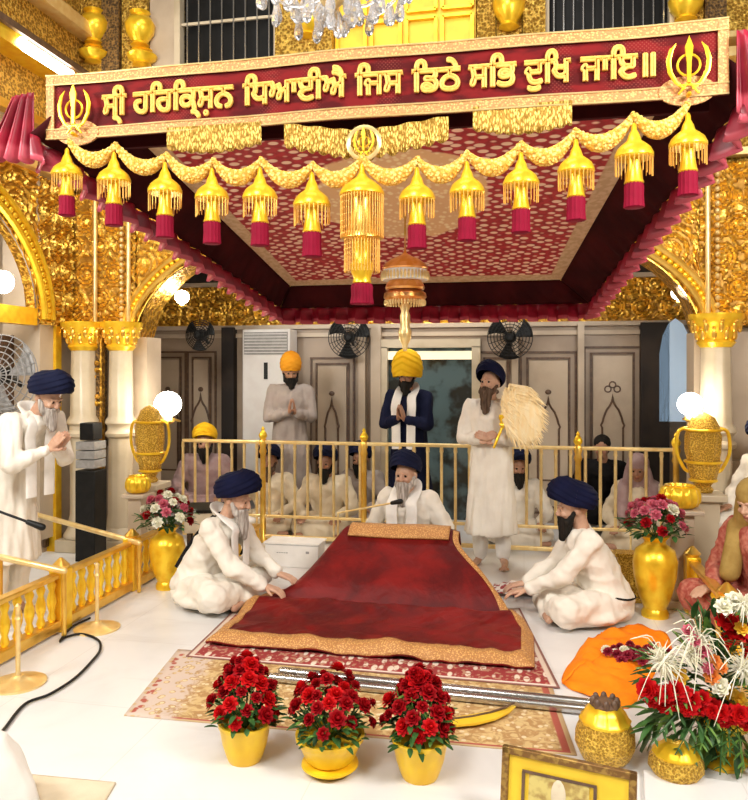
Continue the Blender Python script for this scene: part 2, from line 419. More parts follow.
# relief beside the arch over the columns
for k, (u0, u1) in enumerate(((ACX-AAX-.85, ACX-AAX+.0), (ACX+AAX+.0, ACX+AAX+.9))):
    def g(a, b, u0=u0, u1=u1):
        h = relief(u0+(u1-u0)*a, 2.15+1.4*b, .3); return V3((u0+(u1-u0)*a, VA-.02-h, 2.15+1.4*b)), h
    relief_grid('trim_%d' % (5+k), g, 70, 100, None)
    mb = MB()
    for x in (u0+.06, u1-.06, (u0+u1)/2): mb.cap((x, VA-.06, 2.15), (x, VA-.06, 3.6), .022)
    for x in (u0+.14, u1-.14):
        for i in range(22): mb.ell((x, VA-.05, 2.2+i*.062), (.024, .03, .026), None, 8, 5)
    struct('trim_%d' % (7+k), mb, gold_pale)

# columns of the corner piers
def column(x, y, r, label):
    t = thing('marble_column', label, 'column', (x, y, 0), group='marble columns of the arch piers')
    fl = lambda a, z, i: 1-.05*abs(math.sin(a*5)) if .2 < z < 2.0 and not 1.1 < z < 1.32 else 1
    MB().lathe([(r*1.15, .22), (r*1.1, .3), (r, .36), (r*.98, 1.1), (r*1.2, 1.12), (r*1.25, 1.15), (r*1.05, 1.18), (r*1.05, 1.22), (r*1.25, 1.25), (r*1.2, 1.28), (r, 1.32), (r*.92, 1.98)], n=40, fn=fl).obj('shaft', marble_w, t)
    MB().box((0, 0, .06), (r*3, r*3, .12)).lathe([(r*1.45, .12), (r*1.5, .15), (r*1.3, .19), (r*1.15, .23)], n=24).obj('plinth', marble_w, t, bevel=.01)
    cp = MB().lathe([(r*.95, 1.96), (r*1.2, 2.0), (r*1.05, 2.03), (r*1.5, 2.16), (r*1.7, 2.2), (r*1.7, 2.24)], n=24).obj('capital', gold_yel, t)
    mb = MB()
    for k in range(10):
        a = 2*PI*k/10
        for (z, rr) in ((2.04, 1.15), (2.10, 1.4)):
            b = a+(PI/10 if z > 2.08 else 0)
            mb.ell((r*rr*math.cos(b), r*rr*math.sin(b), z+.03), (.022, .022, .05), None, 8, 6)
            mb.ell((r*(rr+.2)*math.cos(b), r*(rr+.2)*math.sin(b), z+.075), (.02, .02, .014), None, 8, 5)
    mb.obj('leaf_carving', gold, cp)
    return t
for px, v, r, lb in ((84, 6.72, .13, 'cream marble column on the corner pier, nearer the praying man in white'),
                     (121, 6.78, .12, 'cream marble column flanking the arch on the left, beside the gold urn'),
                     (716, 6.78, .13, 'cream marble column flanking the arch at the right edge, behind the urn')):
    p = atV(px, 500, v); column(p.x, p.y, r, lb)
# piers behind the columns
for k, (x0, x1) in enumerate(((-4.75, -3.72), (1.45, 2.6))):
    struct('wall_pier_'+('left', 'right')[k], MB().box(((x0+x1)/2, VA+.2, 1.05), (x1-x0, .3, 2.1)).box(((x0+x1)/2, VA, .5), (x1-x0, .16, 1.0)), marble)
p = atV(101, 500, 6.85)
struct('trim_9', MB().box((p.x, 6.79, 1.05), (.13, .12, 2.1)), dark_orn)
mb = MB()
for i in range(30): mb.ell((p.x+.04*math.sin(i*1.3), 6.72, .12+i*.066), (.035, .015, .028), None, 8, 5)
for s in (-1, 1): mb.box((p.x+s*.075, 6.75, 1.05), (.02, .06, 2.1))
struct('trim_10', mb, gold_deep)

# upper gallery: pilasters, grilles, panels
def panelbox(px0, px1, z0, z1, v, d, m, name, **k):
    a = atV(px0, 50, v); b = atV(px1, 50, v)
    return a.x, b.x, struct(name, MB().box(((a.x+b.x)/2, v, (z0+z1)/2), (b.x-a.x, d, z1-z0)), m, **k)
kk = 11
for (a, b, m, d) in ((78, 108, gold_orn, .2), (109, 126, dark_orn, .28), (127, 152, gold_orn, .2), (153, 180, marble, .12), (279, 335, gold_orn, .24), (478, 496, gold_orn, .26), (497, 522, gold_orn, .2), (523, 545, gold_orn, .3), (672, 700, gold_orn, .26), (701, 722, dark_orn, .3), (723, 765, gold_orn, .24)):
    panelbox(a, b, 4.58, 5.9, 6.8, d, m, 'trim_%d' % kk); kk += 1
# yellow niches in the pilasters: swelling gold urns in relief
for (px, py, h) in ((94, 28, .36), (140, 30, .36), (509, 8, .4), (94, 55, .16), (142, 58, .16), (308, 25, .25), (686, 5, .3)):
    p = atV(px, py, 6.66); mb = MB().lathe([(.02, -h/2), (.09, -h*.42), (.07, -h*.34), (.13, -h*.1), (.145, h*.12), (.11, h*.3), (.07, h*.36), (.1, h*.46), (.02, h/2)], n=20)
    struct('trim_%d' % kk, mb, gold_yel, loc=p); kk += 1
# wooden-yellow shutters in the middle bay
a, b = atV(336, 20, 6.86), atV(476, 20, 6.86)
mb = MB().box(((a.x+b.x)/2, 6.86, 5.2), (b.x-a.x, .08, 1.25)); struct('door_1', mb, yellow_cloth)
mb = MB()
for i in range(4):
    x = a.x+(b.x-a.x)*(i+.5)/4; w2 = (b.x-a.x)/4-.06
    for z in (4.83, 5.2, 5.57):
        for (dx, dz, sx, sz) in ((-w2/2, 0, .03, .3), (w2/2, 0, .03, .3), (0, -.15, w2, .03), (0, .15, w2, .03)): mb.box((x+dx, 6.80, z+dz), (sx, .05, sz))
struct('trim_%d' % kk, mb, gold_yel); kk += 1
# grilled windows
wn = 1
for (px0, px1, zb, nb) in ((183, 276, 4.66, 8), (549, 668, 4.62, 12)):
    a, b = atV(px0, 20, 6.8), atV(px1, 20, 6.8); x0, x1 = a.x, b.x; zt = 5.8
    wd = struct('window_%d' % wn, MB().box(((x0+x1)/2, 6.87, (zb+zt)/2), (x1-x0, .04, zt-zb)), black); wn += 1
    mb = MB()
    for (c, d) in ((((x0+x1)/2, 6.76, zb-.03), (x1-x0+.12, .14, .07)), ((x0-.03, 6.78, (zb+zt)/2), (.06, .1, zt-zb)), ((x1+.03, 6.78, (zb+zt)/2), (.06, .1, zt-zb)), (((x0+x1)/2, 6.78, 5.12), (x1-x0, .02, .025))): mb.box(c, d)
    mb.obj('window_frame', marble_w, wd)
    for i in range(nb):
        x = x0+(x1-x0)*(i+.5)/nb; MB().cap((x, 6.77, zb), (x, 6.77, zt), .008, n=6).obj('bar', steel, wd)
# left side wall with an arch
UL = -4.5
def fL(v):
    x = (v-4.75)/1.55
    return 2.25+1.15*math.sqrt(max(0, 1-x*x)) if abs(x) < 1 else 2.25
spandrel('wall_left_arch', lambda v, z, h: V3((UL+h, v, z)), fL, 3.2, 6.3, 3.62, 260, 80)
mb = MB()
for q, rr in ((.06, .035), (.19, .03)):
    mb.tube([V3((UL+.04, 4.75+(1.55+q)*math.cos(a), 2.25+(1.15+q)*math.sin(a))) for a in [PI*i/50 for i in range(51)]], rr, 8)
for i in range(70):
    a = PI*(i+.5)/70; mb.ell((UL+.04, 4.75+1.675*math.cos(a), 2.25+1.275*math.sin(a)), (.03, .03, .03), None, 8, 5)
struct('trim_%d' % kk, mb, gold_yel); kk += 1
def soL(a, b):
    v = 3.2+3.1*a; return V3((UL-.10*b, v, fL(v)))
struct('trim_%d' % kk, MB().grid(soL, 60, 2), gold_deep); kk += 1
mb = MB().box((UL-.2, 6.6, 1.9), (.4, .5, 3.5)).box((UL-.2, 2.4, 1.9), (.4, 1.3, 3.5))
struct('wall_left', mb, marble)
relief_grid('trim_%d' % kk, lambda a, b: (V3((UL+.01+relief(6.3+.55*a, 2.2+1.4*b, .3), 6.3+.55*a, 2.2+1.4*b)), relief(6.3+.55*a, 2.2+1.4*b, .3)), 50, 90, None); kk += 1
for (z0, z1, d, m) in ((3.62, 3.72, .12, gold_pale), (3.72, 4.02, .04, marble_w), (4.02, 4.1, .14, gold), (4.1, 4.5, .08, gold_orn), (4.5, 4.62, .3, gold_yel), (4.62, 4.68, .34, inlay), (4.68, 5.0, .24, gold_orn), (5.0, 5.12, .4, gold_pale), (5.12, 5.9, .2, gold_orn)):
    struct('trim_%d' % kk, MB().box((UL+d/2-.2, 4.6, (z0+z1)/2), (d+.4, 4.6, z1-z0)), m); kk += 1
mb = MB()
for i in range(34): mb.box((UL+.045, 4.2+i*.075, 3.87+.02*math.sin(i*2.1)), (.006, .03+.02*math.sin(i*3.7)**2, .09+.05*math.sin(i*1.7)))
struct('trim_%d' % kk, mb, inlay); kk += 1
# beyond the left arch
struct('wall_left_far', MB().box((-6.6, 5, 2), (.1, 7, 4)), marble_w)
struct('wall_left_rear', MB().box((-5.6, 7.5, 2), (2.2, .1, 4)), marble)
struct('trim_%d' % kk, MB().box((UL-.05, 4.75, 2.27), (.12, 3.1, .16)), gold_yel); kk += 1
p = atU(56, 500, UL-.0)
struct('trim_%d' % kk, MB().box((UL-.02, p.y, 1.1), (.1, .09, 2.2)), gold_yel); kk += 1
mb = MB().box((UL-.3, p.y-.25, 1.05), (.05, .5, 2.1)); struct('door_2', mb, wood)
struct('wall_left_panel', MB().box((UL-.15, (p.y+6.5)/2, 1.1), (.16, 6.5-p.y, 2.2)), marble_p)
mb = MB()
for q in (.15, .3, .75, .9):
    v = p.y+(6.5-p.y)*q; mb.box((UL-.06, v, 1.1), (.03, .03, 2.1))
struct('trim_%d' % kk, mb, inlay); kk += 1
# right side wall
struct('wall_right', MB().box((2.75, 4.6, 3), (.3, 5.5, 6)), marble)
# recess behind the arch
VB = 8.9
struct('wall_back', MB().box((-1.1, VB+.1, 1.9), (8.2, .2, 3.8)), marble_p)
struct('wall_recess_left', MB().box((-4.85, 8.05, 1.9), (.2, 1.7, 3.8)), marble_p)
struct('wall_recess_right', MB().box((2.7, 8.05, 1.9), (.2, 1.7, 3.8)), marble_p)
struct('ceiling', MB().box((-1.1, 8.05, 3.75), (8.2, 1.8, .1)), dark)
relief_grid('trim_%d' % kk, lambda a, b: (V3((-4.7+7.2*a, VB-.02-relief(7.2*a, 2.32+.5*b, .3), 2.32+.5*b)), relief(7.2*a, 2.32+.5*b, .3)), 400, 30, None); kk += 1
mb = MB()
for z, d in ((2.3, .06), (2.2, .04), (2.84, .08)): mb.box((-1.1, VB-d/2, z), (7.4, d, .05))
struct('trim_%d' % kk, mb, marble); kk += 1
struct('trim_%d' % kk, MB().box((-1.1, VB-.03, 3.3), (7.4, .06, .85)), dark); kk += 1
def ogee(cx, w, z0, z1, finial):
    P = []; h = z1-z0; zs = z0+h*.52
    L = [(-w/2, z0), (-w/2, zs), (-w*.56, zs+.03), (-w*.48, zs+.07), (-w*.43, zs+.12), (-w*.3, zs+.2), (-w*.14, zs+.25), (-w*.03, zs+.3), (0, zs+.38)]
    pts = [(cx+x, z) for x, z in L]; pts += [(cx-x, z) for x, z in L[::-1][1:]]
    mb = MB().tube([V3((x, 0, z)) for x, z in pts], .013, 6, up=(0, 1, 0)).box((cx, 0, z0), (w, .02, .02))
    top = zs+.38
    if finial:
        for dx, dz in ((-.05, .06), (.05, .06), (0, .11)):
            mb.tube([V3((cx+dx+.035*math.cos(a), 0, top+dz+.035*math.sin(a))) for a in [2*PI*i/10 for i in range(11)]], .009, 5, up=(0, 1, 0))
    else: mb.ell((cx, 0, top+.05), (.035, .012, .03))
    return mb
for n_, (px0, px1, py0, fin) in enumerate(((150, 184, 352, 0), (186, 214, 352, 0), (310, 345+8, 358, 0), (478, 514, 352, 0), (521, 576, 352, 0), (585, 641, 347, 1))):
    a, b = atV(px0, 440, VB-.06), atV(px1, 440, VB-.06); zt = atV((px0+px1)/2, py0, VB-.06).z; cx = (a.x+b.x)/2; w = b.x-a.x
    mb = MB()
    for q in (0, .07):
        for (c, d) in (((a.x+q, 0, (zt-q+.1)/2), (.022, .03, zt-q-.1)), ((b.x-q, 0, (zt-q+.1)/2), (.022, .03, zt-q-.1)), ((cx, 0, zt-q), (w-2*q+.022, .03, .022)), ((cx, 0, .12+q), (w-2*q, .03, .022))): mb.box(c, d)
    struct('trim_%d' % kk, mb, inlay, loc=(0, VB-.01, 0)); kk += 1
    struct('trim_%d' % kk, MB().box((cx, VB-.02, (zt+.1)/2), (w-.18, .03, zt-.3)), marble); kk += 1
    struct('trim_%d' % kk, ogee(cx, w-.38 if w > .5 else w*.6, .5, zt-.35, fin), inlay, loc=(0, VB-.04, 0)); kk += 1
# pilasters between panels
for px, w in ((228, .16), (376, .12), (515, .07), (581, .07), (655, .3), (362, .08)):
    p = atV(px, 440, VB-.1); struct('trim_%d' % kk, MB().box((p.x, VB-.06, 1.15), (w, .12, 2.3)), dark if px in (228, 655) else marble); kk += 1
# bright glazed doorway behind the man in the yellow turban
a, b = atV(388, 440, VB-.05), atV(472, 440, VB-.05); zt = atV(430, 347, VB).z
dr = struct('door_3', MB().box(((a.x+b.x)/2, VB-.01, zt/2), (b.x-a.x, .02, zt)), mat('glazed_door', (.10, .15, .16), .08, fn=two((.03, .03, .025), 4, .4, .6)))
MB().box((a.x-.05, VB-.05, zt/2), (.1, .1, zt)).box((b.x+.05, VB-.05, zt/2), (.1, .1, zt)).box(((a.x+b.x)/2, VB-.05, zt+.04), (b.x-a.x+.2, .1, .1)).obj('door_frame', marble_w, dr)
MB().box(((a.x+b.x)/2, VB-.04, zt-.10), (b.x-a.x, .05, .10)).obj('transom_light', mat('lit_transom', (.9, .85, .7), em=((1, .85, .55), .5)), dr)
# bluish window at right
p = atV(677, 360, 8.7)
wd = struct('window_%d' % wn, MB().prism([V3((p.x+x*.17, 8.78, 1.2+z)) for x, z in ((-1, 0), (1, 0), (1, .75), (.8, .95), (.45, 1.08), (0, 1.14), (-.45, 1.08), (-.8, .95), (-1, .75))], (0, .03, 0)), mat('window_daylight', (.45, .55, .65), .3, em=((.45, .62, .80), .45)))

# ================================================================ CANOPY
CB = 6.55
FLt = V3((atV(85, 85, 3.6).x, 3.6, 3.27)); FRt = V3((atV(700, 40, 3.6).x, 3.6, 3.27))
BL, BR = atV(290, 283, CB), atV(561, 283, CB); zb = (BL.z+BR.z)/2; BL.z = BR.z = zb
bannerL, bannerR = atV(50, 110, 3.52), atV(727, 65, 3.52)
can = thing('velvet_canopy', 'maroon velvet canopy with brocade underside and pink frill, hung over the red-draped altar', 'canopy', (0, 0, 0))
def quad(a, b, c, d):       # front-left, front-right, back-right, back-left
    return lambda s, t: (a*(1-s)+b*s)*(1-t)+(d*(1-s)+c*s)*t
fn = quad(FLt, FRt, BR, BL)
def under(s, t):
    p = fn(s, t); p.z += .05*math.sin(PI*s)*math.sin(PI*t); return p
MB().grid(under, 30, 30).obj('brocade_lining', brocade, can)
MB().grid(lambda s, t: under(s, t)+V3((0, 0, .04)), 20, 20).obj('top_cover', velvet_d, can)
# bottom edge of the skirt
fFL, fFR = atV(30, 150, 3.42), atV(757, 118, 3.42); fFL.z = fFR.z = 2.98
fBL, fBR = atV(280, 306, CB+.1), atV(590, 306, CB+.1); fBL.z = fBR.z = (fBL.z+fBR.z)/2
def skirt(a, b, c, d, n, name, m, drop0=0.0, drop1=1.0, amp=.012, wl=.14):
    L = (c-d).length
    def g(s, t):
        top = a*(1-s)+b*s; bot = d*(1-s)+c*s; k = drop0+(drop1-drop0)*t
        p = top*(1-k)+bot*k; e = (b-a).normalized(); nrm = V3((e.y, -e.x, 0)).normalized()
        return p+nrm*(amp*t*math.sin(s*L/wl*2*PI)+amp*.5*t*math.sin(s*L/wl*3.1))
    MB().grid(g, n, 8).obj(name, m, can, solid=.008)
for (a, b, c, d) in ((FLt, BL, fBL, fFL), (BR, FRt, fFR, fBR), (BL, BR, fBR, fBL)):
    skirt(a, b, c, d, 80, 'skirt', velvet_d)
# satin frill below it, deeply pleated
def frill(a, b, drop, seed, wl=.155, both=False):
    L = (b-a).length; n = int(L/wl*12); e = (b-a).normalized(); nrm = V3((e.y, -e.x, 0)).normalized()
    def g(s, t):
        p = a*(1-s)+b*s
        ph = s*L/wl*2*PI+.8*nz(s*L*3, seed, 0)
        amp = .018+.045*t
        return p+nrm*amp*math.sin(ph)+e*.02*t*math.sin(2*ph)+V3((0, 0, -drop*t+.012*math.cos(ph)*t))
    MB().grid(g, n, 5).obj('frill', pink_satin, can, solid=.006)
for k, (a, b) in enumerate(((fFL, fBL), (fBR, fFR), (fBL, fBR))):
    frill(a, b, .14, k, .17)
# front valance behind the banner
MB().box(((FLt.x+FRt.x)/2, 3.66, 3.12), (FRt.x-FLt.x+.1, .03, .34)).obj('front_valance', velvet_d, can)
# flared front corners of the frill
for sgn, P0 in ((-1, V3((bannerL.x, 3.46, 3.20))), (1, V3((bannerR.x-.02, 3.46, 3.22)))):
    def g(s, t):
        ph = s*7*PI; wx = .26 if sgn < 0 else .34
        x = (.04+wx*s*(.35+.65*t)); z = -.03*s-(.36-.05*s)*t+.012*math.cos(ph)*t
        return P0+V3((sgn*x, -.02+.022*math.sin(ph)*(.3+t)-.04*s, z))
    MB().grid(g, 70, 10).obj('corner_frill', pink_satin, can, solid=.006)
# suspension cords
for p in (BL, BR):
    MB().cap(p, p+V3((0, .1, .9)), .008, n=6).obj('suspension_cord', gold, can)
# ---- banner
bL, bR = atV(50, 110, 3.52), atV(727, 65, 3.52)
bz0, bz1 = 2.965, 3.30; bw = bR.x-bL.x
ban = thing('cloth_banner', 'long maroon banner with gold Gurmukhi lettering, stretched across the front of the canopy', 'banner', (bL.x, 3.5, bz0))
H = bz1-bz0
wob = lambda s: .010*math.sin(s*9)+.006*math.sin(s*23)
MB().grid(lambda s, t: V3((bw*s, wob(s), H*t)), 90, 6).obj('cloth', banner_m, ban, solid=.006)
mb = MB()
for z in (.025, H-.025):
    mb.loft([[V3((bw*q, wob(q)-.006, z-.025)), V3((bw*q, wob(q)-.014, z-.025)), V3((bw*q, wob(q)-.014, z+.025)), V3((bw*q, wob(q)-.006, z+.025))] for q in [i/60 for i in range(61)]])
for x in (.022, bw-.022): mb.box((x, wob(x/bw)-.01, H/2), (.044, .01, H))
mb.obj('border', gold_bro, ban)
mb = MB()
for z in (.052, H-.052, .004, H-.004):
    mb.tube([V3((bw*q/60, wob(q/60)-.016, z)) for q in range(61)], .0045, 5)
mb.obj('border_piping', gold_pale, ban)
def glyph(body, x0, x1, zb_, size):
    c = bpy.data.curves.new('t', 'FONT'); c.body = body; c.size = 1; c.resolution_u = 4; c.fill_mode = 'NONE'
    o = bpy.data.objects.new('t', c); COL.objects.link(o); bpy.context.view_layer.update()
    me = bpy.data.meshes.new_from_object(o.evaluated_get(bpy.context.evaluated_depsgraph_get())); bpy.data.objects.remove(o); bpy.data.curves.remove(c)
    nb_ = {}
    for e in me.edges:
        p, q = e.vertices; nb_.setdefault(p, []).append(q); nb_.setdefault(q, []).append(p)
    seen = set(); mb = MB()
    for st in nb_:
        if st in seen: continue
        loop = [st]; seen.add(st); cur = st
        while True:
            nx = [q for q in nb_[cur] if q not in seen]
            if not nx: break
            cur = nx[0]; seen.add(cur); loop.append(cur)
        P = [me.vertices[k].co.copy() for k in loop]; P.append(P[0])
        Q = [P[0]]
        for p in P[1:]:
            if (p-Q[-1]).length > .004: Q.append(p)
        if len(Q) > 2: mb.tube(Q+[Q[1]], .047, 8, up=(0, 0, 1))
    xs = [v.x for v in mb.v]; mn, mx = min(xs), max(xs)
    for k, q in enumerate(mb.v):
        x = x0+(q.x-mn)/(mx-mn)*(x1-x0)
        mb.v[k] = V3((x, wob(x/bw)-.014-q.z*.2, zb_+q.y*size))
    return mb.obj('lettering', letter_m, ban)
for body, a, b in (("ਸ੍ੀ", 102, 127), ("ਹਿਰਿਕ੍ਸ਼ਨ", 134, 234), ("ਿਧਆਈਐ", 243, 348), ("ਿਜਸ", 356, 404), ("ਿਡਠੇ", 412, 461), ("ਸਿਭ", 468, 517), ("ਦੁਿਖ", 524, 571), ("ਜਾਇ॥", 580, 656)):
    glyph(body, atV(a, 90, 3.5).x-bL.x, atV(b, 90, 3.5).x-bL.x, .105, .165)
def khanda(mb, c, s, y=-.0):
    c = V3(c); q = lambda x, z: c+V3((x*s, y, z*s))
    mb.tube([q(.30*math.cos(a), .05+.30*math.sin(a)) for a in [2*PI*i/24 for i in range(25)]], .035*s, 6, up=(0, 1, 0))
    mb.prism([q(-.05, -.45), q(.05, -.45), q(.06, .1), q(.11, .55), q(0, .85), q(-.11, .55), q(-.06, .1)], (0, -.012, 0))
    for g in (-1, 1):
        mb.tube([q(g*.10, -.62), q(g*.34, -.42), q(g*.50, -.12), q(g*.54, .2), q(g*.46, .5), q(g*.34, .68)], [.03*s, .06*s, .075*s, .075*s, .06*s, .012*s], 6, up=(0, 1, 0), flat=.5)
        mb.cap(q(g*.03, -.45), q(g*.26, -.74), .035*s, n=6)
    mb.cap(q(-.26, -.5), q(.26, -.5), .03*s, n=6)
    mb.ell(q(0, -.78), (.07*s, .03, .07*s))
for px, py, nm in ((78, 113, 'l'), (687, 70, 'r')):
    p = atV(px, py, 3.5); mb = MB().prism([V3((p.x-bL.x+.12*math.cos(a), wob(0)-.006, .03+.065*math.sin(a))) for a in [2*PI*i/20 for i in range(20)]], (0, .012, 0)); mb.obj('emblem_patch', gold_bro, ban)
    mb = MB(); khanda(mb, (p.x-bL.x, -.035, p.z-bz0), .155); mb.obj('emblem', gold_yel, ban)
# gold fringed festoons under the banner
fest = [((285, 132), (360, 168), (282, 158)), ((450, 124), (368, 168), (452, 146))]
for k, (l, r, _) in enumerate(((0, 0, 0), (1, 0, 0))):
    sg = -1 if k == 0 else 1
    C0 = atV(364, 150, 3.5); E = atV(286 if k == 0 else 449, 139 if k == 0 else 133, 3.5)
    def g(s, t): return V3((C0.x+(E.x-C0.x)*s, 3.47+.01*math.sin(s*20), C0.z+.065+(E.z-C0.z)*s*.8+.015-(.13-.03*s)*t-.02*abs(math.sin(s*22))*(t > .9)))
    o = MB().grid(g, 60, 6).obj('gold_festoon', fringe_g, None, solid=.01)
    tag(o, ('gold beaded festoon hanging left' if k == 0 else 'gold beaded festoon hanging right')+' of the small round emblem under the banner', 'festoon', 'gold festoons under the banner')
for k, (x0, x1, y0, y1, lb) in enumerate(((168, 262, 148, 142, 'above the third and fourth pendants'), (473, 572, 133, 124, 'above the pendants right of the emblem'))):
    E0, E1 = atV(x0, y0, 3.5), atV(x1, y1, 3.5)
    o = MB().grid(lambda s, t: V3((E0.x+(E1.x-E0.x)*s, 3.49, 2.985-.10*t-.03*math.sin(PI*s)*t-.012*abs(math.sin(s*30))*(t > .9))), 60, 5).obj('gold_festoon', fringe_g, None, solid=.01)
    tag(o, 'gold beaded festoon under the banner, '+lb, 'festoon', 'gold festoons under the banner')
p = atV(364, 143, 3.44); em = thing('ring_emblem', 'small round gold emblem hanging at the middle below the banner', 'emblem', p)
MB().tube([V3((.075*math.cos(a), 0, .075*math.sin(a))) for a in [2*PI*i/24 for i in range(25)]], .011, 6, up=(0, 1, 0)).obj('ring', gold_pale, em)
mb = MB(); khanda(mb, (0, -.005, 0), .085); mb.obj('sword_emblem', gold_yel, em)

# pendants
def pendant():
    t = thing('tassel_pendant', 'x', 'pendant')
    n = 20
    MB().lathe([(.004, 0), (.010, -.01), (.012, -.03), (.022, -.05), (.03, -.075), (.05, -.09), (.066, -.105), (.077, -.128), (.078, -.14), (.07, -.148), (.03, -.15)], n=n).obj('dome', gold_yel, t)
    b = MB()
    for k in range(26):
        a = 2*PI*k/26; r = .073
        b.cap((r*math.cos(a), r*math.sin(a), -.14), (r*math.cos(a), r*math.sin(a), -.215+.012*math.sin(a*3)), .0022, n=4)
    b.obj('bead_fringe', wire_m, t)
    MB().lathe([(.03, -.145), (.026, -.17), (.03, -.2), (.036, -.235), (.04, -.245), (.034, -.25)], n=n).obj('stem', gold_yel, t)
    MB().lathe([(.034, -.245), (.038, -.26), (.037, -.30), (.04, -.345), (.036, -.348)], n=30, fn=lambda a, z, i: 1+.05*math.cos(a*15)).obj('tassel', crimson, t)
    return t
PD = [(67, 148, 216), (114, 152, 226), (165, 162, 238), (212, 168, 244), (260, 167, 246), (312, 172, 257), (417, 167, 249), (467, 161, 241), (521, 152, 233), (576, 139, 221), (634, 123, 208), (688, 113, 196)]
ords = ['first', 'second', 'third', 'fourth', 'fifth', 'sixth', 'seventh', 'eighth', 'ninth', 'tenth', 'eleventh', 'twelfth']
pr = pendant(); tops = []
for i, (px, y0, y1) in enumerate(PD):
    p = atV(px, y0, 3.42); tops.append(p)
    ln = p.z-atV(px, y1, 3.42).z
    where = 'nearest the left end of the banner' if i == 0 else 'nearest the right end of the banner' if i == 11 else 'just left of the big central lantern' if i == 5 else 'just right of the big central lantern' if i == 6 else (ords[i]+' from the left end of the banner' if i < 5 else ords[11-i]+' from the right end of the banner')
    lab = 'gold domed pendant with crimson tassel, '+where
    o = pr if i == 0 else dup(pr)
    o.location = p; k = ln/.348; o.scale = (k, k, k); o['label'] = lab; o['group'] = 'tasselled pendants along the canopy front'
# marigold garlands between them
gp = [atV(88, 146, 3.45)]+[]
xs = [atV(82, 145, 3.45)]+[atV(a, b, 3.45) for a, b in ((140, 148), (188, 150), (236, 155), (287, 158), (338, 160), (390, 158), (443, 152), (495, 148), (548, 140), (604, 125), (662, 108), (716, 98))]
hooks = [t+V3((0, .02, .01)) for t in tops]; mid = atV(362, 165, 3.42)
hooks = hooks[:6]+[mid]+hooks[6:]
for i in range(len(hooks)-1):
    a, b = hooks[i]+V3((0, 0, .0)), hooks[i+1]; mb = MB(); n = 26
    for j in range(n+1):
        s = j/n; w = 4*s*(1-s)
        p = a*(1-s)+b*s+V3((0, 0, -.085*w+.03)); r = .012+.030*w
        mb.ell(p, (.016+.01*w, r, r), None, 8, 5)
        for q in range(5):
            an = q*2*PI/5+j*.6; mb.ell(p+V3((R.uniform(-.006, .006), r*.8*math.cos(an), r*.8*math.sin(an))), .009, None, 6, 4)
    base = V3(a); 
    for v in mb.v: v -= base
    o = mb.obj('marigold_garland', garl, None, loc=base)
    nm = lambda q: 'lantern' if q == 6 else ords[q if q < 6 else q-1]+' pendant'
    tag(o, 'pale yellow marigold garland swagged between the %s and the %s from the left' % (nm(i), nm(i+1)) if 6 not in (i, i+1) else 'pale yellow marigold garland swagged just %s of the central lantern' % ('left' if i+1 == 6 else 'right'), 'garland', 'marigold garlands along the canopy front')
# central lantern
L = thing('beaded_lantern', 'large gold beaded lantern with two tiers hanging at the middle of the canopy front', 'lantern', mid, 0)
MB().cap((0, .02, 0), (0, .12, .22), .006, n=6).obj('hanging_cord', gold, L)
MB().lathe([(.004, .02), (.012, 0), (.014, -.035), (.03, -.06), (.06, -.08), (.09, -.105), (.105, -.13), (.106, -.142), (.09, -.15), (.03, -.152)], n=28).obj('dome', gold_yel, L)
MB().lathe([(.05, -.14), (.045, -.2), (.06, -.25), (.07, -.30), (.095, -.325), (.098, -.345), (.05, -.36)], n=24).obj('inner_body', gold, L)
MB().lathe([(.05, -.355), (.045, -.4), (.04, -.44), (.058, -.47), (.05, -.50), (.04, -.53), (.045, -.55), (.03, -.56)], n=24).obj('lower_body', gold_yel, L)
MB().lathe([(.045, -.555), (.05, -.57), (.048, -.61), (.054, -.645), (.05, -.65)], n=36, fn=lambda a, z, i: 1+.05*math.cos(a*18)).obj('tassel', crimson, L)
for (r, z0, z1, n) in ((.1, -.14, -.34, 44), (.082, -.34, -.50, 36)):
    b = MB()
    for k in range(n):
        a = 2*PI*k/n; b.cap((r*math.cos(a), r*math.sin(a), z0), (r*math.cos(a), r*math.sin(a), z1), .0025, n=4)
        for j in range(7): b.ell((r*math.cos(a), r*math.sin(a), z0+(z1-z0)*(j+.5)/7), .004, None, 5, 3)
    b.obj('bead_fringe', wire_m, L)
# golden umbrella over the altar
cp = atY(405, 250, 4.9)
U = thing('gold_chhatra', 'tiered golden umbrella hanging over the altar behind the lantern', 'umbrella', cp)
copper = mat('copper_gold', (.90, .45, .16), .28, .8, fn=two((.8, .35, .08), 20, .4, .6, bump=.2))
MB().lathe([(.003, .12), (.006, 0), (.012, -.02), (.03, -.035), (.09, -.06), (.135, -.095), (.15, -.12), (.145, -.13), (.05, -.13)], n=32, fn=lambda a, z, i: 1+.02*math.cos(a*16)).obj('dome', copper, U)
MB().lathe([(.14, -.13), (.15, -.15), (.152, -.19), (.145, -.2), (.06, -.2)], n=32).obj('crystal_band', white_s, U)
MB().lathe([(.10, -.195), (.12, -.22), (.13, -.245), (.125, -.26), (.05, -.262)], n=32).obj('upper_tier', copper, U)
MB().lathe([(.10, -.26), (.135, -.285), (.14, -.31), (.12, -.335), (.04, -.34)], n=32, fn=lambda a, z, i: 1+.02*math.cos(a*16)).obj('lower_tier', copper, U)
b = MB(); b2_ = MB()
for k in range(40):
    a = 2*PI*k/40; b.ell((.152*math.cos(a), .152*math.sin(a), -.17), (.009, .009, .03), None, 6, 5); b2_.ell((.13*math.cos(a), .13*math.sin(a), -.345), (.008, .008, .02), None, 6, 5)
b.obj('upper_fringe', gold_pale, U); b2_.obj('lower_fringe', gold_pale, U)
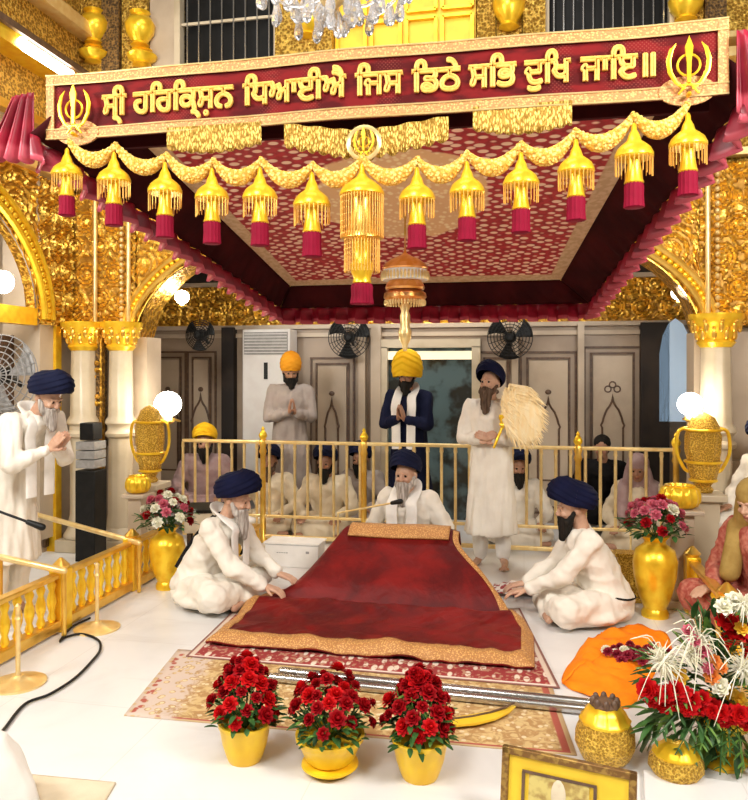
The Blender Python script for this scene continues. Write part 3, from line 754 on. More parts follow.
MB().lathe([(.02, -.33), (.035, -.37), (.025, -.40), (.035, -.43), (.03, -.5), (.045, -.53), (.04, -.58), (.02, -.62), (.012, -.66)], n=20).obj('stem', gold_pale, U)
MB().cap((0, 0, .1), (0, 0, 2.7-cp.z+.1), .006, n=6).obj('hanging_rod', gold, U)

# crystal chandelier, lower part in view
ch = atY(332, 0, 3.6); chd = thing('crystal_chandelier', 'crystal chandelier with clear glass drops hanging in front of the upper gallery', 'chandelier', (ch.x, ch.y, 3.45))
MB().lathe([(.02, .05), (.05, .08), (.09, .16), (.05, .24), (.03, .5), (.06, .6), (.03, .7), (.015, 1.6)], n=20).obj('central_column', gold_pale, chd)
def drop_mesh():
    return MB().lathe([(.002, .055), (.008, .045), (.013, .03), (.02, .0), (.023, -.02), (.02, -.038), (.01, -.05), (.002, -.055)], n=8).mesh('crystal_drop', False)
dm = drop_mesh(); dm.materials.append(crystal)
for k in range(10):
    a = 2*PI*k/10+.2; rr = .42 if k % 2 else .33
    P = [V3((rr*s*math.cos(a), rr*s*math.sin(a), .14-.1*math.sin(PI*s)+.12*s*s)) for s in [i/8 for i in range(9)]]
    arm = MB().tube(P, .008, 6).obj('arm', crystal, chd)
    MB().lathe([(.01, 0), (.05, .02), (.055, .03), (.012, .035), (.014, .12), (.004, .16)], c=P[-1], n=12).obj('candle_cup', crystal, chd)
for (rr, n, z) in ((.42, 20, .20), (.34, 16, .10), (.22, 12, .10), (.12, 8, .05), (.03, 3, .0), (.28, 10, .17)):
    for k in range(n):
        a = 2*PI*(k+.3*R.random())/n; o = link('crystal_drop', dm, chd, (rr*math.cos(a), rr*math.sin(a), z+R.uniform(-.03, .03))); o.scale = (1.1,)*3

# ================================================================ RAILING
RV = 7.35
a, b = atV(183, 440, RV), atV(677, 447, RV); rz = 1.03
rl = thing('gold_railing', 'low gold and cream metal railing behind the altar', 'railing', (a.x, RV, 0)); W = b.x-a.x
MB().box((W/2, 0, rz), (W, .05, .035)).obj('top_rail', gold_pale, rl, bevel=.008)
MB().box((W/2, 0, .27), (W, .035, .03)).obj('lower_rail', gold_pale, rl, bevel=.006)
MB().box((W/2, 0, .06), (W, .04, .04)).obj('bottom_rail', gold_pale, rl, bevel=.006)
bal = MB().lathe([(.015, .28), (.015, .95), (.02, .97), (.015, 1.02)], n=8).mesh('baluster'); bal.materials.append(gold_pale)
nb = 36
for i in range(nb+1): link('baluster', bal, rl, (W*i/nb, 0, 0))
bal2 = MB().lathe([(.010, .07), (.010, .27)], n=8).mesh('baluster'); bal2.materials.append(gold_pale)
for i in range(0, nb+1, 3): link('short_baluster', bal2, rl, (W*i/nb, 0, 0))
for px in (263, 364, 578, 676):
    x = atV(px, 440, RV).x-a.x
    po = MB().lathe([(.05, 0), (.05, .04), (.03, .07), (.028, .9), (.04, .93), (.03, .97), (.045, 1.03), (.03, 1.06)], c=(x, 0, 0), n=16).obj('post', gold, rl)
    MB().lathe([(.02, 1.05), (.04, 1.08), (.045, 1.1), (.03, 1.13), (.015, 1.15), (.02, 1.165), (.004, 1.19)], c=(x, 0, 0), n=16).obj('finial', gold_yel, po)

# low fences
def fence(x, v0, v1, label, hh=.38):
    f = thing('gold_fence', label, 'fence', (x, v0, 0), group='low gold fences beside the marble floor'); Ln = v1-v0
    MB().box((0, Ln/2, hh), (.07, Ln, .035)).obj('top_rail', gold, f, bevel=.008)
    MB().box((0, Ln/2, .05), (.09, Ln, .07)).obj('bottom_rail', gold, f, bevel=.008)
    n = int(Ln/.115)
    for i in range(n):
        y = (i+.5)*Ln/n
        q = MB().lathe([(.018, .08), (.03, .11), (.018, .15), (.032, .2), (.032, .24), (.018, .29), (.03, .33), (.018, .365)], c=(0, y, 0), n=10); q.obj('baluster', gold_yel, f)
    for i in range(int(Ln/.95)+1):
        y = min(i*.95, Ln); q = MB().box((0, y, .21), (.10, .13, .42)).obj('post', gold_yel, f, bevel=.01)
        MB().lathe([(.05, .42), (.06, .44), (.03, .47), (.01, .49)], c=(0, y, 0), n=14).obj('finial', gold, q)
    return f
fence(-3.1, 2.7, 5.95, 'low gold balustrade fence on the floor along the left edge')
fence(1.2, 3.9, 5.9, 'low gold balustrade fence at the right edge beside the rust-clothed person')
# rails above the left fence
for (P0, P1, lb) in ((atY(20, 510, 6.75), atY(139, 543, 5.95), 'slim cream handrail leading to the far end of the left fence'), (atY(0, 557, 5.02), atY(64, 571, 4.95), 'slim cream handrail meeting the middle post of the left fence')):
    h = thing('handrail', lb, 'handrail', (P1.x, P1.y, 0), group='slim handrails at the left fence'); d = P0-V3((P1.x, P1.y, 0)); e = P1-V3((P1.x, P1.y, 0))
    MB().cap(d, e, .022).obj('rail', gold_pale, h)
    MB().cap((d.x, d.y, .02), d, .018).obj('post', gold, h)
    MB().cap((0, 0, .02), e, .016).obj('post', gold, h)
# rope stanchions
def stanchion(px, py, lb):
    p = G(px, py); t = thing('gold_stanchion', lb, 'stanchion', p, group='gold stanchions beside the left fence')
    MB().lathe([(.15, 0), (.152, .012), (.12, .022), (.05, .032), (.03, .05)], n=32).obj('base', gold_pale, t)
    MB().lathe([(.022, .04), (.013, .07), (.013, .36), (.02, .37), (.013, .385), (.013, .43), (.018, .44), (.004, .455)], n=14).obj('pole', gold_pale, t)
stanchion(18, 684, 'gold stanchion with round base nearest the bottom left corner')
stanchion(97, 629, 'gold stanchion with round base standing where the black cable passes')

# ================================================================ ALTAR: rugs, cloth
def slab_uv(name, P, h, m, label, cat, z0=0.0, wav=0.0):
    FL, FR, BRr, BLl = P
    f = quad(FL, FR, BRr, BLl); c = (FL+FR+BRr+BLl)/4; c.z = z0
    mb = MB(); mb.grid(lambda s, t: f(s, t)-c+V3((0, 0, z0+h+wav*nz(s*9, t*7, 1))), 40, 20)
    n = len(mb.v); 
    o = mb.obj(name, m, None, loc=c); q = o.modifiers.new('solid', 'SOLIDIFY'); q.thickness = h; q.offset = -1
    return tag(o, label, cat)
slab_uv('patterned_rug', [G(124, 716), G(577, 756), G(548, 676), G(178, 650)], .006, rug_m, 'gold floral rug with maroon edging on the floor behind the flower pots', 'rug')
# clear plastic sheet edge
pl = mat('clear_plastic', (.85, .84, .82), .15, trans=.6)
slab_uv('altar_carpet', [G(186, 658), G(560, 690), G(520, 610), G(240, 606)], .006, rug2_m, 'maroon and cream patterned carpet under the red velvet cover', 'carpet', z0=.008)
# red velvet cover over the manji
cu0, cu1, cv0 = -2.0, .06, 4.47; CX = -.93
def cz(u, v, k=1):
    t = max(0, min(1, (v-5.34)/.56)); rise = t**.75*(1-.0*t)
    tt = max(0, min(1, (v-5.98)/.16)); rise *= (1-.35*tt)
    hw = .76-.24*t; d = abs(u-CX)/hw
    lat = 1 if d < .9 else max(0, 1-((d-.9)/.42)); lat = lat*lat*(3-2*lat)
    z = .075+.425*rise*lat-.03*math.exp(-((v-5.34)/.06)**2)+.035*math.exp(-((v-5.20)/.09)**2)
    fl = .012*nz(u*3.2, v*4, 0)+.006*nz(u*9, v*9, 2)
    if v < 5.3: z += fl*1.5+.030*max(0, nz(u*4+v*5, v*2-u*2, 7))+.012*max(0, nz(u*11-v*9, v*3, 2)); z += .03*math.exp(-((v-5.1)/.1)**2)*.3
    z += .02*nz(u*2.2, v*2.2+9, 4)*rise
    crease = math.exp(-((v-5.30-.04*math.sin(u*3))/.035)**2); z -= .02*crease
    return z
def cov(s, t):
    v = cv0+(6.12-cv0)*t
    k = max(0, min(1, (v-5.25)/.6)); k = k*k*(3-2*k)
    u0 = cu0+.06*math.sin(v*3)*.3+k*.34; u1 = cu1-k*.44-.12*max(0, min(1, (v-5.0)/.35))
    u = u0+(u1-u0)*s; vv = v-.10*(s-.5)*0
    e = min(s*(u1-u0), (1-s)*(u1-u0), (v-cv0)); zz = cz(u, vv)
    if e < .06: zz -= (1-e/.06)*.05*(1 if v < 5.3 else .3)
    return V3((u, vv, max(zz, .02)))
cov_o = thing('velvet_cover', 'deep red velvet cloth with gold border draped over the altar', 'cloth', (CX, 5.2, 0))
def part_grid(s0, s1, t0, t1, nu, nv, off=0.0):
    mb = MB(); mb.grid(lambda a, b: cov(s0+(s1-s0)*a, t0+(t1-t0)*b)-V3((CX, 5.2, 0))+V3((0, 0, off)), nu, nv); return mb
part_grid(0, 1, 0, 1, 160, 200).obj('cloth', velvet, cov_o, solid=.012)
bt = .068
for (s0, s1, t0, t1, nu, nv) in ((0, 1, 0, bt, 150, 8), (0, .052, bt, .62, 8, 80), (.962, 1, bt, .88, 8, 110)):
    part_grid(s0, s1, t0, t1, nu, nv, .008).obj('gold_border', gold_bro, cov_o, solid=.006)
mb = MB(); mb.grid(lambda a, b: V3((-1.37+.80*a-CX, 5.79+.26*b-5.2, cz(-1.37+.80*a, 5.79+.26*b)+.022)), 40, 14)
mb.obj('gold_trim_cloth', gold_bro, cov_o, solid=.02)
# wooden altar bench under it
t = thing('altar_bench', 'low wooden bench hidden under the red velvet cover', 'bench', (CX, 5.98, 0))
MB().box((0, -.0, .25), (.78, .22, .22)).obj('seat', wood, t, bevel=.01)
for sx in (-.34, .34):
    for sy in (-.08, .08): MB().box((sx, sy, .07), (.05, .05, .14)).obj('leg', wood, t)
# metal bars on the floor
for i, (a, b) in enumerate((((282, 671), (588, 703)), ((270, 677), (585, 709)))):
    P, Q = G(*a, z=.035), G(*b, z=.035); c = (P+Q)/2; c.z = 0.0; r = .024
    o = MB().cap(P-c, Q-c, r, n=16).obj('steel_bar', steel, None, loc=c)
    tag(o, 'long polished steel bar on the rug, '+('nearer the red velvet cover' if i == 0 else 'nearer the flower pots'), 'bar', 'steel bars lying before the altar')
# sheathed sword
P = [G(x, y, .03) for x, y in ((438, 722), (455, 722), (472, 720), (490, 716), (505, 711), (514, 706))]
c = V3((P[2].x, P[2].y, 0)); kb = thing('sheathed_sword', 'curved sword in a yellow sheath lying on the gold rug', 'sword', c)
MB().tube([p-c for p in P], [.03, .045, .05, .045, .03, .012], 10, flat=.35).obj('sheath', yellow_cloth, kb)
MB().tube([p-c+V3((0, 0, .018)) for p in P], .006, 6).obj('edge_band', inlay, kb)
P2 = [G(x, y, .035) for x, y in ((438, 722), (428, 721), (418, 717))]
MB().tube([p-c for p in P2], .016, 8).obj('hilt', gold, kb)
# orange cloth
oc = [(562, 684), (572, 662), (586, 644), (606, 633), (630, 627), (662, 634), (672, 650), (655, 675), (632, 708), (598, 700)]
Po = [G(x, y) for x, y in oc]; cen = sum(Po, V3())/len(Po); cen.z = 0
def ocf(s, t):
    a = s*len(Po); i = int(a) % len(Po); f = a-int(a); nn_ = len(Po); p0, p1, p2, p3 = Po[i-1], Po[i], Po[(i+1) % nn_], Po[(i+2) % nn_]; e = .5*((2*p1)+(p2-p0)*f+(2*p0-5*p1+4*p2-p3)*f*f+(3*p1-p0-3*p2+p3)*f**3)
    d = (e-cen)*t; h = .05*(1-t**4)+.05*nz(d.x*7, d.y*7, 1)*(1-t*.4)+.035*max(0, nz(d.x*12+d.y*9, d.y*14, 4))+.02*max(0, math.sin(d.x*14+d.y*22))*(1-t**2); d = d*(1+.05*nz(a*2, 1, 1))
    return V3((d.x, d.y, max(h, .004)))
o = MB().grid(ocf, 80, 20).obj('orange_cloth', orange_cl, None, loc=cen, solid=.006); tag(o, 'crumpled bright orange cloth on the floor beside the bouquet', 'cloth')
# beige mat and pale draped cloth at lower left
Pm = [G(2, 806), G(103, 806), G(116, 784), G(22, 775)]
slab_uv('beige_mat', Pm, .008, cream_c, 'flat beige mat on the floor at the bottom left corner', 'mat')
c = G(-12, 812); mb = MB().lathe([(.19, 0), (.17, .1), (.12, .22), (.07, .3), (.02, .33)], n=24, fn=lambda a, z, i: 1+.06*math.sin(a*5+z*9))
tag(remesh_o := link('draped_cloth', remesh(mb, .012, 4, lambda p: .008*nz(p.x*12, p.y*12, p.z*4)), None, c), 'pale grey cloth bundle peeking in at the bottom left corner', 'cloth'); remesh_o.data.materials.append(white_s)
# cable
pts = [G(x, y, .012) for x, y in ((-12, 750), (5, 728), (25, 704), (50, 694), (75, 678), (92, 661), (100, 650), (98, 640), (82, 634), (66, 637), (60, 641), (72, 627), (90, 618))]
def smooth_path(P, k=6):
    out = []
    for i in range(len(P)-1):
        p0, p1, p2, p3 = P[max(i-1, 0)], P[i], P[i+1], P[min(i+2, len(P)-1)]
        for j in range(k):
            t = j/k; out.append(.5*((2*p1)+(p2-p0)*t+(2*p0-5*p1+4*p2-p3)*t*t+(3*p1-p0-3*p2+p3)*t**3))
    return out+[P[-1]]
c = G(50, 692); c.z = 0
o = MB().tube([p-c for p in smooth_path(pts)], .008, 8).obj('black_cable', black, None, loc=c); tag(o, 'black electric cable snaking over the white floor past the stanchion', 'cable')

# ================================================================ PEOPLE
def hand(mb, w, d, nrm, curl=.25, k=1.0, thumb=1):
    w, d, nrm = V3(w), V3(d).normalized(), V3(nrm); nrm = (nrm-d*nrm.dot(d)).normalized(); side = d.cross(nrm)*thumb
    for q in (-.026, -.009, .009, .026): mb.cap(w+d*.008+side*q*.55, w+d*.085*k+side*q, .017, .014, n=8)
    for i, (q, ln) in enumerate(((.030, .070), (.011, .082), (-.010, .076), (-.029, .058))):
        p = w+d*.088*k+side*q; d1 = (d+nrm*curl*.5+side*q*2).normalized(); d2 = (d+nrm*curl*1.6).normalized(); d3 = (d*.8+nrm*curl*2.6).normalized()
        a = p+d1*ln*.42; b = a+d2*ln*.32; c = b+d3*ln*.26
        mb.cap(p, a, .0095, .009, n=8).cap(a, b, .009, .0085, n=8).cap(b, c, .0085, .007, n=8)
    t0 = w+d*.025+side*.028; t1 = t0+(d*.7+side*.7+nrm*.2).normalized()*.042; t2 = t1+(d*.95+side*.25+nrm*.3).normalized()*.03
    mb.cap(t0, t1, .014, .011, n=8).cap(t1, t2, .011, .008, n=8)
def ring(c, rx, ry, n=20, tilt=0):
    return [V3(c)+V3((rx*math.cos(2*PI*j/n), ry*math.sin(2*PI*j/n), -tilt*math.sin(2*PI*j/n)*ry)) for j in range(n)]
def elbow(S, W, l1, l2, pole):
    S, W = V3(S), V3(W); d = W-S; D = min(d.length, (l1+l2)*.995); u = d.normalized()
    a = (l1*l1-l2*l2+D*D)/(2*D); h = math.sqrt(max(l1*l1-a*a, 0)); p = V3(pole); p = (p-u*p.dot(u)).normalized()
    return S+u*a+p*h
def turban(H, m, par, style='round', k=1.0):
    nu, nv = 72, 44; T = Matrix.Translation((0, .012, .075)) @ Matrix.Rotation(-.42 if style != 'tall' else -.12, 4, 'X')
    def g(s, t):
        a = s*2*PI; el = -.50+(PI/2+.50)*t
        fa = abs(((a+PI/2+PI) % (2*PI))-PI)                # 0 at the front (-y)
        rx, ry, rz = .126*k, .160*k, .104*k
        if style == 'tall': rx, ry, rz = .122*k, .14*k, .15*k
        lay = t*6.0+min(fa, 2.4)*.95+.12*nz(a*2, t*3, 5); fr = lay-math.floor(lay)
        fold = 1+(.055*(1-fr)*min(1, fr*9)-.02)*(1-t**6)
        sq = lambda q: math.copysign(abs(q)**.85, q)
        x, y, z = rx*sq(math.cos(el))*math.cos(a)*fold, ry*sq(math.cos(el))*math.sin(a)*fold, rz*math.sin(el)*fold
        if y < 0 and t < .9: z += .018*(1-fa/(PI/2))
        return H @ (T @ V3((x, y, z)))
    mb = MB(); mb.grid(g, nu, nv); mb.uv = None
    return mb.obj('turban', m, par)
def person(label, loc, rz, pose='sit', top=None, bottom=None, tb=None, tstyle='round', tk=1.0, beard=None, blen=.08, wr=None, hd=None, lean=0.05, pitch=.1, yaw=0, scarf=None,
           k=1.0, vox=.011, sk=None, hem=.42, seat=0.0, hair=None, veil=None, knees=None, group=None, fold=1.0, hidelegs=False):
    P = thing('person', label, 'person', loc, rz, group); P.scale = (k, k, k)
    st = pose == 'stand'; L = lean
    if st: pel, wa, ch, nk, hc = (0, 0, .93), (0, -.1*L, 1.12), (0, -.01-.6*L, 1.32), (0, .0-L, 1.485), (0, -.02-1.45*L, 1.63-.1*L)
    else: pel, wa, ch, nk, hc = (0, .06, .12), (0, .03-.3*L, .30), (0, .0-.75*L, .47), (0, .0-L, .605), (0, -.03-1.35*L, .745-.12*L)
    zs = seat; up = V3((0, 0, zs)) ; pel, wa, ch, nk, hc = [V3(q)+up for q in (pel, wa, ch, nk, hc)]
    S = [V3((x*.175, nk.y+.012, nk.z-.062)) for x in (-1, 1)]
    if wr is None: wr = ((-.16, -.30, .22), (.16, -.30, .22))
    Wr = [V3(q)+(up if not st else V3()) for q in wr]
    for i in (0, 1):
        d = Wr[i]-S[i]
        if d.length > .53: Wr[i] = S[i]+d.normalized()*.53
    if hd is None: hd = (((0, -1, -.1), (0, 0, -1)), ((0, -1, -.1), (0, 0, -1)))
    E = [elbow(S[i], Wr[i], .29, .26, (x*.8, .35, -1)) for i, x in ((0, -1), (1, 1))]
    if st:
        hips = [V3((x*.09, 0, .90)) for x in (-1, 1)]; kn = [V3((x*.095, -.03, .49)) for x in (-1, 1)]; an = [V3((x*.10, .03, .08)) for x in (-1, 1)]
    else:
        hips = [V3((x*.10, .03, .12))+up for x in (-1, 1)]; kn = [V3((x*.33, -.26, .13))+up for x in (-1, 1)]; an = [V3((-x*.10, -.34, .07))+up for x in (-1, 1)]
        if knees: kn = [V3(q)+up for q in knees]
        if seat > .3: kn = [V3((x*.14, -.38, .08))+up for x in (-1, 1)]; an = [V3((x*.13, -.36, .07)) for x in (-1, 1)]
    H = Matrix.Translation(hc) @ Matrix.Rotation(yaw, 4, 'Z') @ Matrix.Rotation(pitch, 4, 'X')
    h = lambda x, y, z: H @ V3((x, y, z)); HM = H.to_3x3()
    # ---- body
    b = MB()
    b.loft([ring(pel-V3((0, 0, .06)), .10, .09), ring(pel, .125, .105), ring(wa, .11, .085), ring(ch, .14, .095), ring(nk-V3((0, 0, .06)), .13, .07), ring(nk-V3((0, 0, .02)), .06, .05)])
    b.cap(nk-V3((0, 0, .04)), h(0, .02, -.05), .055, .05)
    for i, x in ((0, -1), (1, 1)):
        b.cap(nk-V3((0, -.01, .05)), S[i], .05, .05).cap(S[i], E[i], .048, .036).cap(E[i], Wr[i], .036, .024)
        hand(b, Wr[i], hd[i][0], hd[i][1], hd[i][2] if len(hd[i]) > 2 else .25, thumb=x)
        b.cap(pel, hips[i], .09, .085).cap(hips[i], kn[i], .085, .055).cap(kn[i], an[i], .052, .034)
        f = an[i]+V3((x*.02, -.03, -.045)) if st or seat > .3 else an[i]+V3((-x*.05, -.02, -.02))
        to = f+(V3((x*.02, -.15, -.005)) if st or seat > .3 else V3((-x*.09, .0, 0)))
        b.cap(an[i], f, .034, .032).cap(f+V3((0, .03, 0)) if st else f, to, .032, .026)
        if st:
            for q in range(5): b.cap(to+V3(((q-2)*.017, -.01, -.004)), to+V3(((q-2)*.018, -.035+.004*abs(q-1), -.008)), .011, .009, n=6)
    b.ell(h(0, .014, .022), (.078, .097, .097), HM).ell(h(0, -.035, -.022), (.063, .060, .078), HM).ell(h(0, -.05, -.078), (.042, .038, .032), HM)
    b.cap(h(0, -.092, .012), h(0, -.112, -.026), .009, .0135, n=10).ell(h(0, -.104, -.031), (.018, .012, .009), HM)
    for x in (-1, 1):
        b.ell(h(x*.079, .012, -.012), (.011, .022, .032), HM).cap(h(x*.014, -.094, .024), h(x*.048, -.080, .022), .009, .007, n=8)
        b.ell(h(x*.036, -.076, -.028), (.022, .02, .018), HM).ell(h(x*.030, -.082, .002), (.015, .012, .011), HM)
    b.ell(h(0, -.094, -.056), (.024, .011, .006), HM).ell(h(0, -.092, -.066), (.020, .011, .006), HM)
    m = remesh(b, vox*.55, 2, it=.5); sk = sk or skin
    for q in (sk, eye_m, lip_m): m.materials.append(q)
    ey = [h(x*.030, -.093, .003) for x in (-1, 1)]; li = h(0, -.103, -.061)
    for pg in m.polygons:
        c = pg.center
        if (c-ey[0]).length < .0105 or (c-ey[1]).length < .0105: pg.material_index = 1
        elif (c-li).length < .022 and abs((H.inverted() @ c).z+.061) < .009: pg.material_index = 2
    link('body', m, P)
    # ---- clothes
    fz = (lambda p: fold*(.020*nz(p.x*15, p.y*15, p.z*2.2)+.008*nz(p.x*34, p.y*34, p.z*5)+.012*max(0, nz(p.x*7, p.y*7, p.z*8)))) if st else (lambda p: fold*(.026*(.25-abs(nz(p.x*6+p.z*5, p.y*6+p.z*3, p.z*4-p.x*3)))+.012*nz(p.x*14, p.y*12, p.z*13)+.005*nz(p.x*30, p.y*26, p.z*28)))
    c = MB()
    if st:
        c.loft([ring((0, 0, hem), .235, .20, 28), ring((0, 0, hem+.02), .235, .20, 28), ring((0, 0, .72), .20, .165, 28), ring((0, 0, .95), .185, .15, 28), ring(wa, .165, .13, 28), ring(ch, .185, .135, 28), ring(nk-V3((0, 0, .07)), .165, .10, 28), ring(nk-V3((0, 0, .015)), .075, .07, 28)])
    else:
        c.loft([ring(pel-V3((0, 0, .08)), .19, .17, 24), ring(pel+V3((0, 0, .03)), .20, .17, 24), ring(wa, .185, .155, 24), ring(ch, .195, .145, 24), ring(nk-V3((0, 0, .07)), .165, .10, 24), ring(nk-V3((0, 0, .015)), .075, .07, 24)])
    for i in (0, 1):
        c.cap(nk-V3((0, -.005, .055)), S[i], .065, .072).cap(S[i], E[i], .074, .064).cap(E[i], E[i].lerp(Wr[i], .9), .064, .045)
    kt = link('kurta', remesh(c, vox, 4, fz), P); kt.data.materials.append(top)
    c = MB()
    if st:
        for i in (0, 1): c.cap(hips[i], kn[i], .105, .085).cap(kn[i], an[i]+V3((0, 0, .03)), .085, .062)
    else:
        for i in (0, 1): c.cap(hips[i], kn[i], .125, .10).cap(kn[i], an[i], .10, .075)
        if seat < .3:
            c.ell(V3((0, -.10, .075))+up, (.36, .30, .07)).ell(V3((0, -.14, .12))+up, (.22, .20, .09)).ell(V3((0, .06, .07))+up, (.24, .17, .07))
    tr = link('trousers', remesh(c, vox*1.1, 4, fz), P); tr.data.materials.append(bottom or top)
    # ---- head wear, beard
    if tb: turban(H, tb, P, tstyle, tk)
    if hair:
        c = MB().ell(h(0, .025, .045), (.088, .10, .088), HM).ell(h(0, .05, -.01), (.082, .07, .08), HM)
        o = link('hair', remesh(c, .011, 3, lambda p: .004*nz(p.x*60, p.y*60, p.z*30)), P); o.data.materials.append(hair)
    if veil:
        c = MB().ell(h(0, .02, .05), (.105, .12, .10), HM).cap(h(0, .06, 0), nk+V3((0, .05, -.05)), .10, .13).cap(nk+V3((-.12, .03, -.05)), nk+V3((.12, .03, -.05)), .09)
        for x in (-1, 1): c.cap(nk+V3((x*.13, -.02, -.05)), nk+V3((x*.12, -.12, -.30)), .07, .06).cap(h(x*.075, -.01, .02), nk+V3((x*.11, -.03, -.04)), .035, .05)
        o = link('head_scarf', remesh(c, .011, 3, lambda p: .008*nz(p.x*14, p.y*14, p.z*7)), P); o.data.materials.append(veil)
    if beard:
        c = MB()
        for x in (-1, 1):
            c.cap(h(x*.070, -.005, -.02), h(x*.052, -.055, -.082), .014, .026).cap(h(x*.052, -.055, -.08), h(0, -.082, -.098), .028, .034)
            c.cap(h(x*.006, -.106, -.046), h(x*.042, -.082, -.062), .010, .010)
        tip = h(0, -.088, -.10)+V3((0, -.005, -blen))
        c.cap(h(0, -.078, -.095), tip, .046, .024).cap(h(0, -.066, -.085), h(0, -.066, -.085)+V3((0, .0, -blen*.7)), .052, .038)
        for q in range(7): c.cap(h((q-3)*.014, -.075, -.10), tip+V3(((q-3)*.011, .004*(q % 3), .02-.012*((q*5) % 4))), .018, .006, n=6)
        o = link('beard', remesh(c, .0075, 1, lambda p: .007*nz(p.x*80, p.y*80, p.z*10)), P); o.data.materials.append(beard)
    if scarf:
        z0 = nk.z
        def fr(z, x):    # front of the chest at height z
            t = max(0, min(1, (nk.z-z)/max(.01, nk.z-ch.z))); return V3((x, (nk.y+(ch.y-nk.y)*t)-.065-.095*min(1, t*1.5), z))
        down = ch.z-.22 if not st else ch.z-.42
        for x in (-1, 1):
            pth = [fr(down, x*.075), fr(ch.z-.1, x*.08), fr(ch.z, x*.085), fr(nk.z-.07, x*.075), V3((x*.078, nk.y-.02, nk.z+.0)), V3((x*.05, nk.y+.07, nk.z+.035)), V3((0, nk.y+.085, nk.z+.04))]
            o = MB().tube(smooth_path(pth, 4), .046, 12, flat=.2, up=(0, -1, .2)).obj('scarf', scarf, P)
    return P, S, E, Wr, H

prayer = lambda z, y=-.26, tilt=.3: dict(wr=((-.030, y, z), (.030, y, z)), hd=(((.12, -.55, 1), (1, 0, 0), .05), ((-.12, -.55, 1), (-1, 0, 0), .05)))
# praying man in white at the left, behind the fence
p = atY(8, 500, 5.38); p.z = 0
person('bearded man in white robe and navy turban bowing with joined hands behind the left fence', p, PI/2-.25, 'stand', white_c, white_c, navy_d, beard=hair_g, blen=.10, scarf=white_s, lean=.27, pitch=.5, hem=.42, k=.99, tk=1.08, vox=.010, wr=((-.035, -.46, 1.24), (.035, -.46, 1.24)), hd=(((.05, -.8, .75), (1, 0, 0), .05), ((-.05, -.8, .75), (-1, 0, 0), .05)), sk=skin_f)
# seated attendants
pL = G(205, 600); pL.z = 0
PLp = person('seated grey-bearded man in white with navy turban and black shoulder strap, left of altar', pL, PI/2-.12, 'sit', white_c, white_c, navy, tk=1.08, beard=hair_g, blen=.14, scarf=pinkish and white_s, lean=.16, pitch=.30, k=1.10, vox=.010,
       wr=((-.10, -.52, .17), (.14, -.50, .19)), hd=(((0, -1, -.25), (0, 0, -1), .4), ((-.1, -1, -.2), (0, 0, -1), .4)), sk=skin_f)
pR = G(598, 617); pR.z = 0
PRp = person('seated man in white with navy turban and black beard, right of the altar', pR, -PI/2+.12, 'sit', white_c, white_c, navy, tk=1.08, beard=hair_b, blen=.09, lean=.10, pitch=.22, k=1.07, vox=.010,
       wr=((-.12, -.50, .16), (.08, -.50, .18)), hd=(((0, -1, -.25), (0, 0, -1), .4), ((-.1, -1, -.2), (0, 0, -1), .4)), sk=skin_f)
for (Q, nm, pts_) in ((PLp, 'shoulder_strap', [(.15, -.20, .30), (.13, -.26, .42), (.10, -.27, .53), (.05, -.19, .610), (.0, -.085, .60), (-.05, .005, .50), (-.09, .085, .38), (-.13, .15, .25)]),
                 (PRp, 'waist_strap', [(.19, .0, .20), (.17, .15, .17), (0, .232, .155), (-.17, .15, .17), (-.20, -.02, .20)])):
    MB().tube(smooth_path([V3(q) for q in pts_], 5), .014, 8, flat=.4).obj(nm, black_c, Q[0])
# the reader behind the altar
p = atY(410, 520, 6.62); p.z = .0
cu = thing('floor_cushion', 'white seat cushion under the reader behind the altar', 'cushion', p)
MB().box((0, .05, .03), (.70, .50, .06)).obj('pad', white_c, cu, bevel=.03)
p2 = p+V3((0, 0, .055))
person('grey-bearded man in white shawl and navy turban seated behind the altar', p2, -.20, 'sit', white_c, white_c, navy_d, tk=1.0, beard=hair_g, blen=.12, scarf=white_s, lean=.05, pitch=.12, k=1.10, vox=.011, knees=((-.32, -.15, .13), (.32, -.15, .13)), wr=((-.16, -.20, .20), (.16, -.20, .20)), sk=skin_f)
# standing attendant with the whisk
pC = G(491, 566); pC.z = 0
PCp = person('standing brown-bearded man in long white kurta and navy turban, hands clasped', pC, -.12, 'stand', white_c, white_s, navy, beard=hair_br, blen=.16, lean=.03, pitch=-.12, yaw=-.25, k=1.015, vox=.0105, hem=.30, wr=((-.045, -.23, 1.14), (.045, -.23, 1.15)),
       hd=(((.75, -.35, .4), (.3, .8, 0), .9), ((-.75, -.35, .3), (-.3, .8, 0), .9)), sk=skin_f)
# whisk
p = pC+V3((.04, -.31, 1.165)); wk = thing('chaur_whisk', 'fluffy cream whisk with golden handle beside the standing man\'s shoulder', 'whisk', p, 0)
MB().cap((0, 0, -.06), (.07, .03, .12), .012, n=10).lathe([(.012, 0), (.028, .03), (.02, .06), (.034, .09), (.03, .12)], c=(.07, .03, .10), n=16).obj('handle', gold_yel, wk)
mb = MB(); rr = random.Random(3)
for i in range(520):
    a = rr.uniform(0, 2*PI); q = math.sqrt(rr.random()); ex, ez = q*math.cos(a)*.20, q*math.sin(a)*.27
    S0 = V3((.08, .03, .18)); Q = V3((.27+ex, .03+rr.uniform(-.07, .07)*(1-q*.6), .17+ez)); mid_ = S0.lerp(Q, .5)+V3((-.02, rr.uniform(-.02, .02), .10+ez*.3))
    mb.tube([S0, S0.lerp(mid_, .6)+V3((0, 0, .02)), mid_, Q.lerp(mid_, .4)+V3((0.01, 0, .02)), Q], [.004, .009, .012, .010, .001], 5)
mb.ell((.26, .03, .17), (.155, .05, .21))
o = mb.obj('hair_plume', yak, wk)
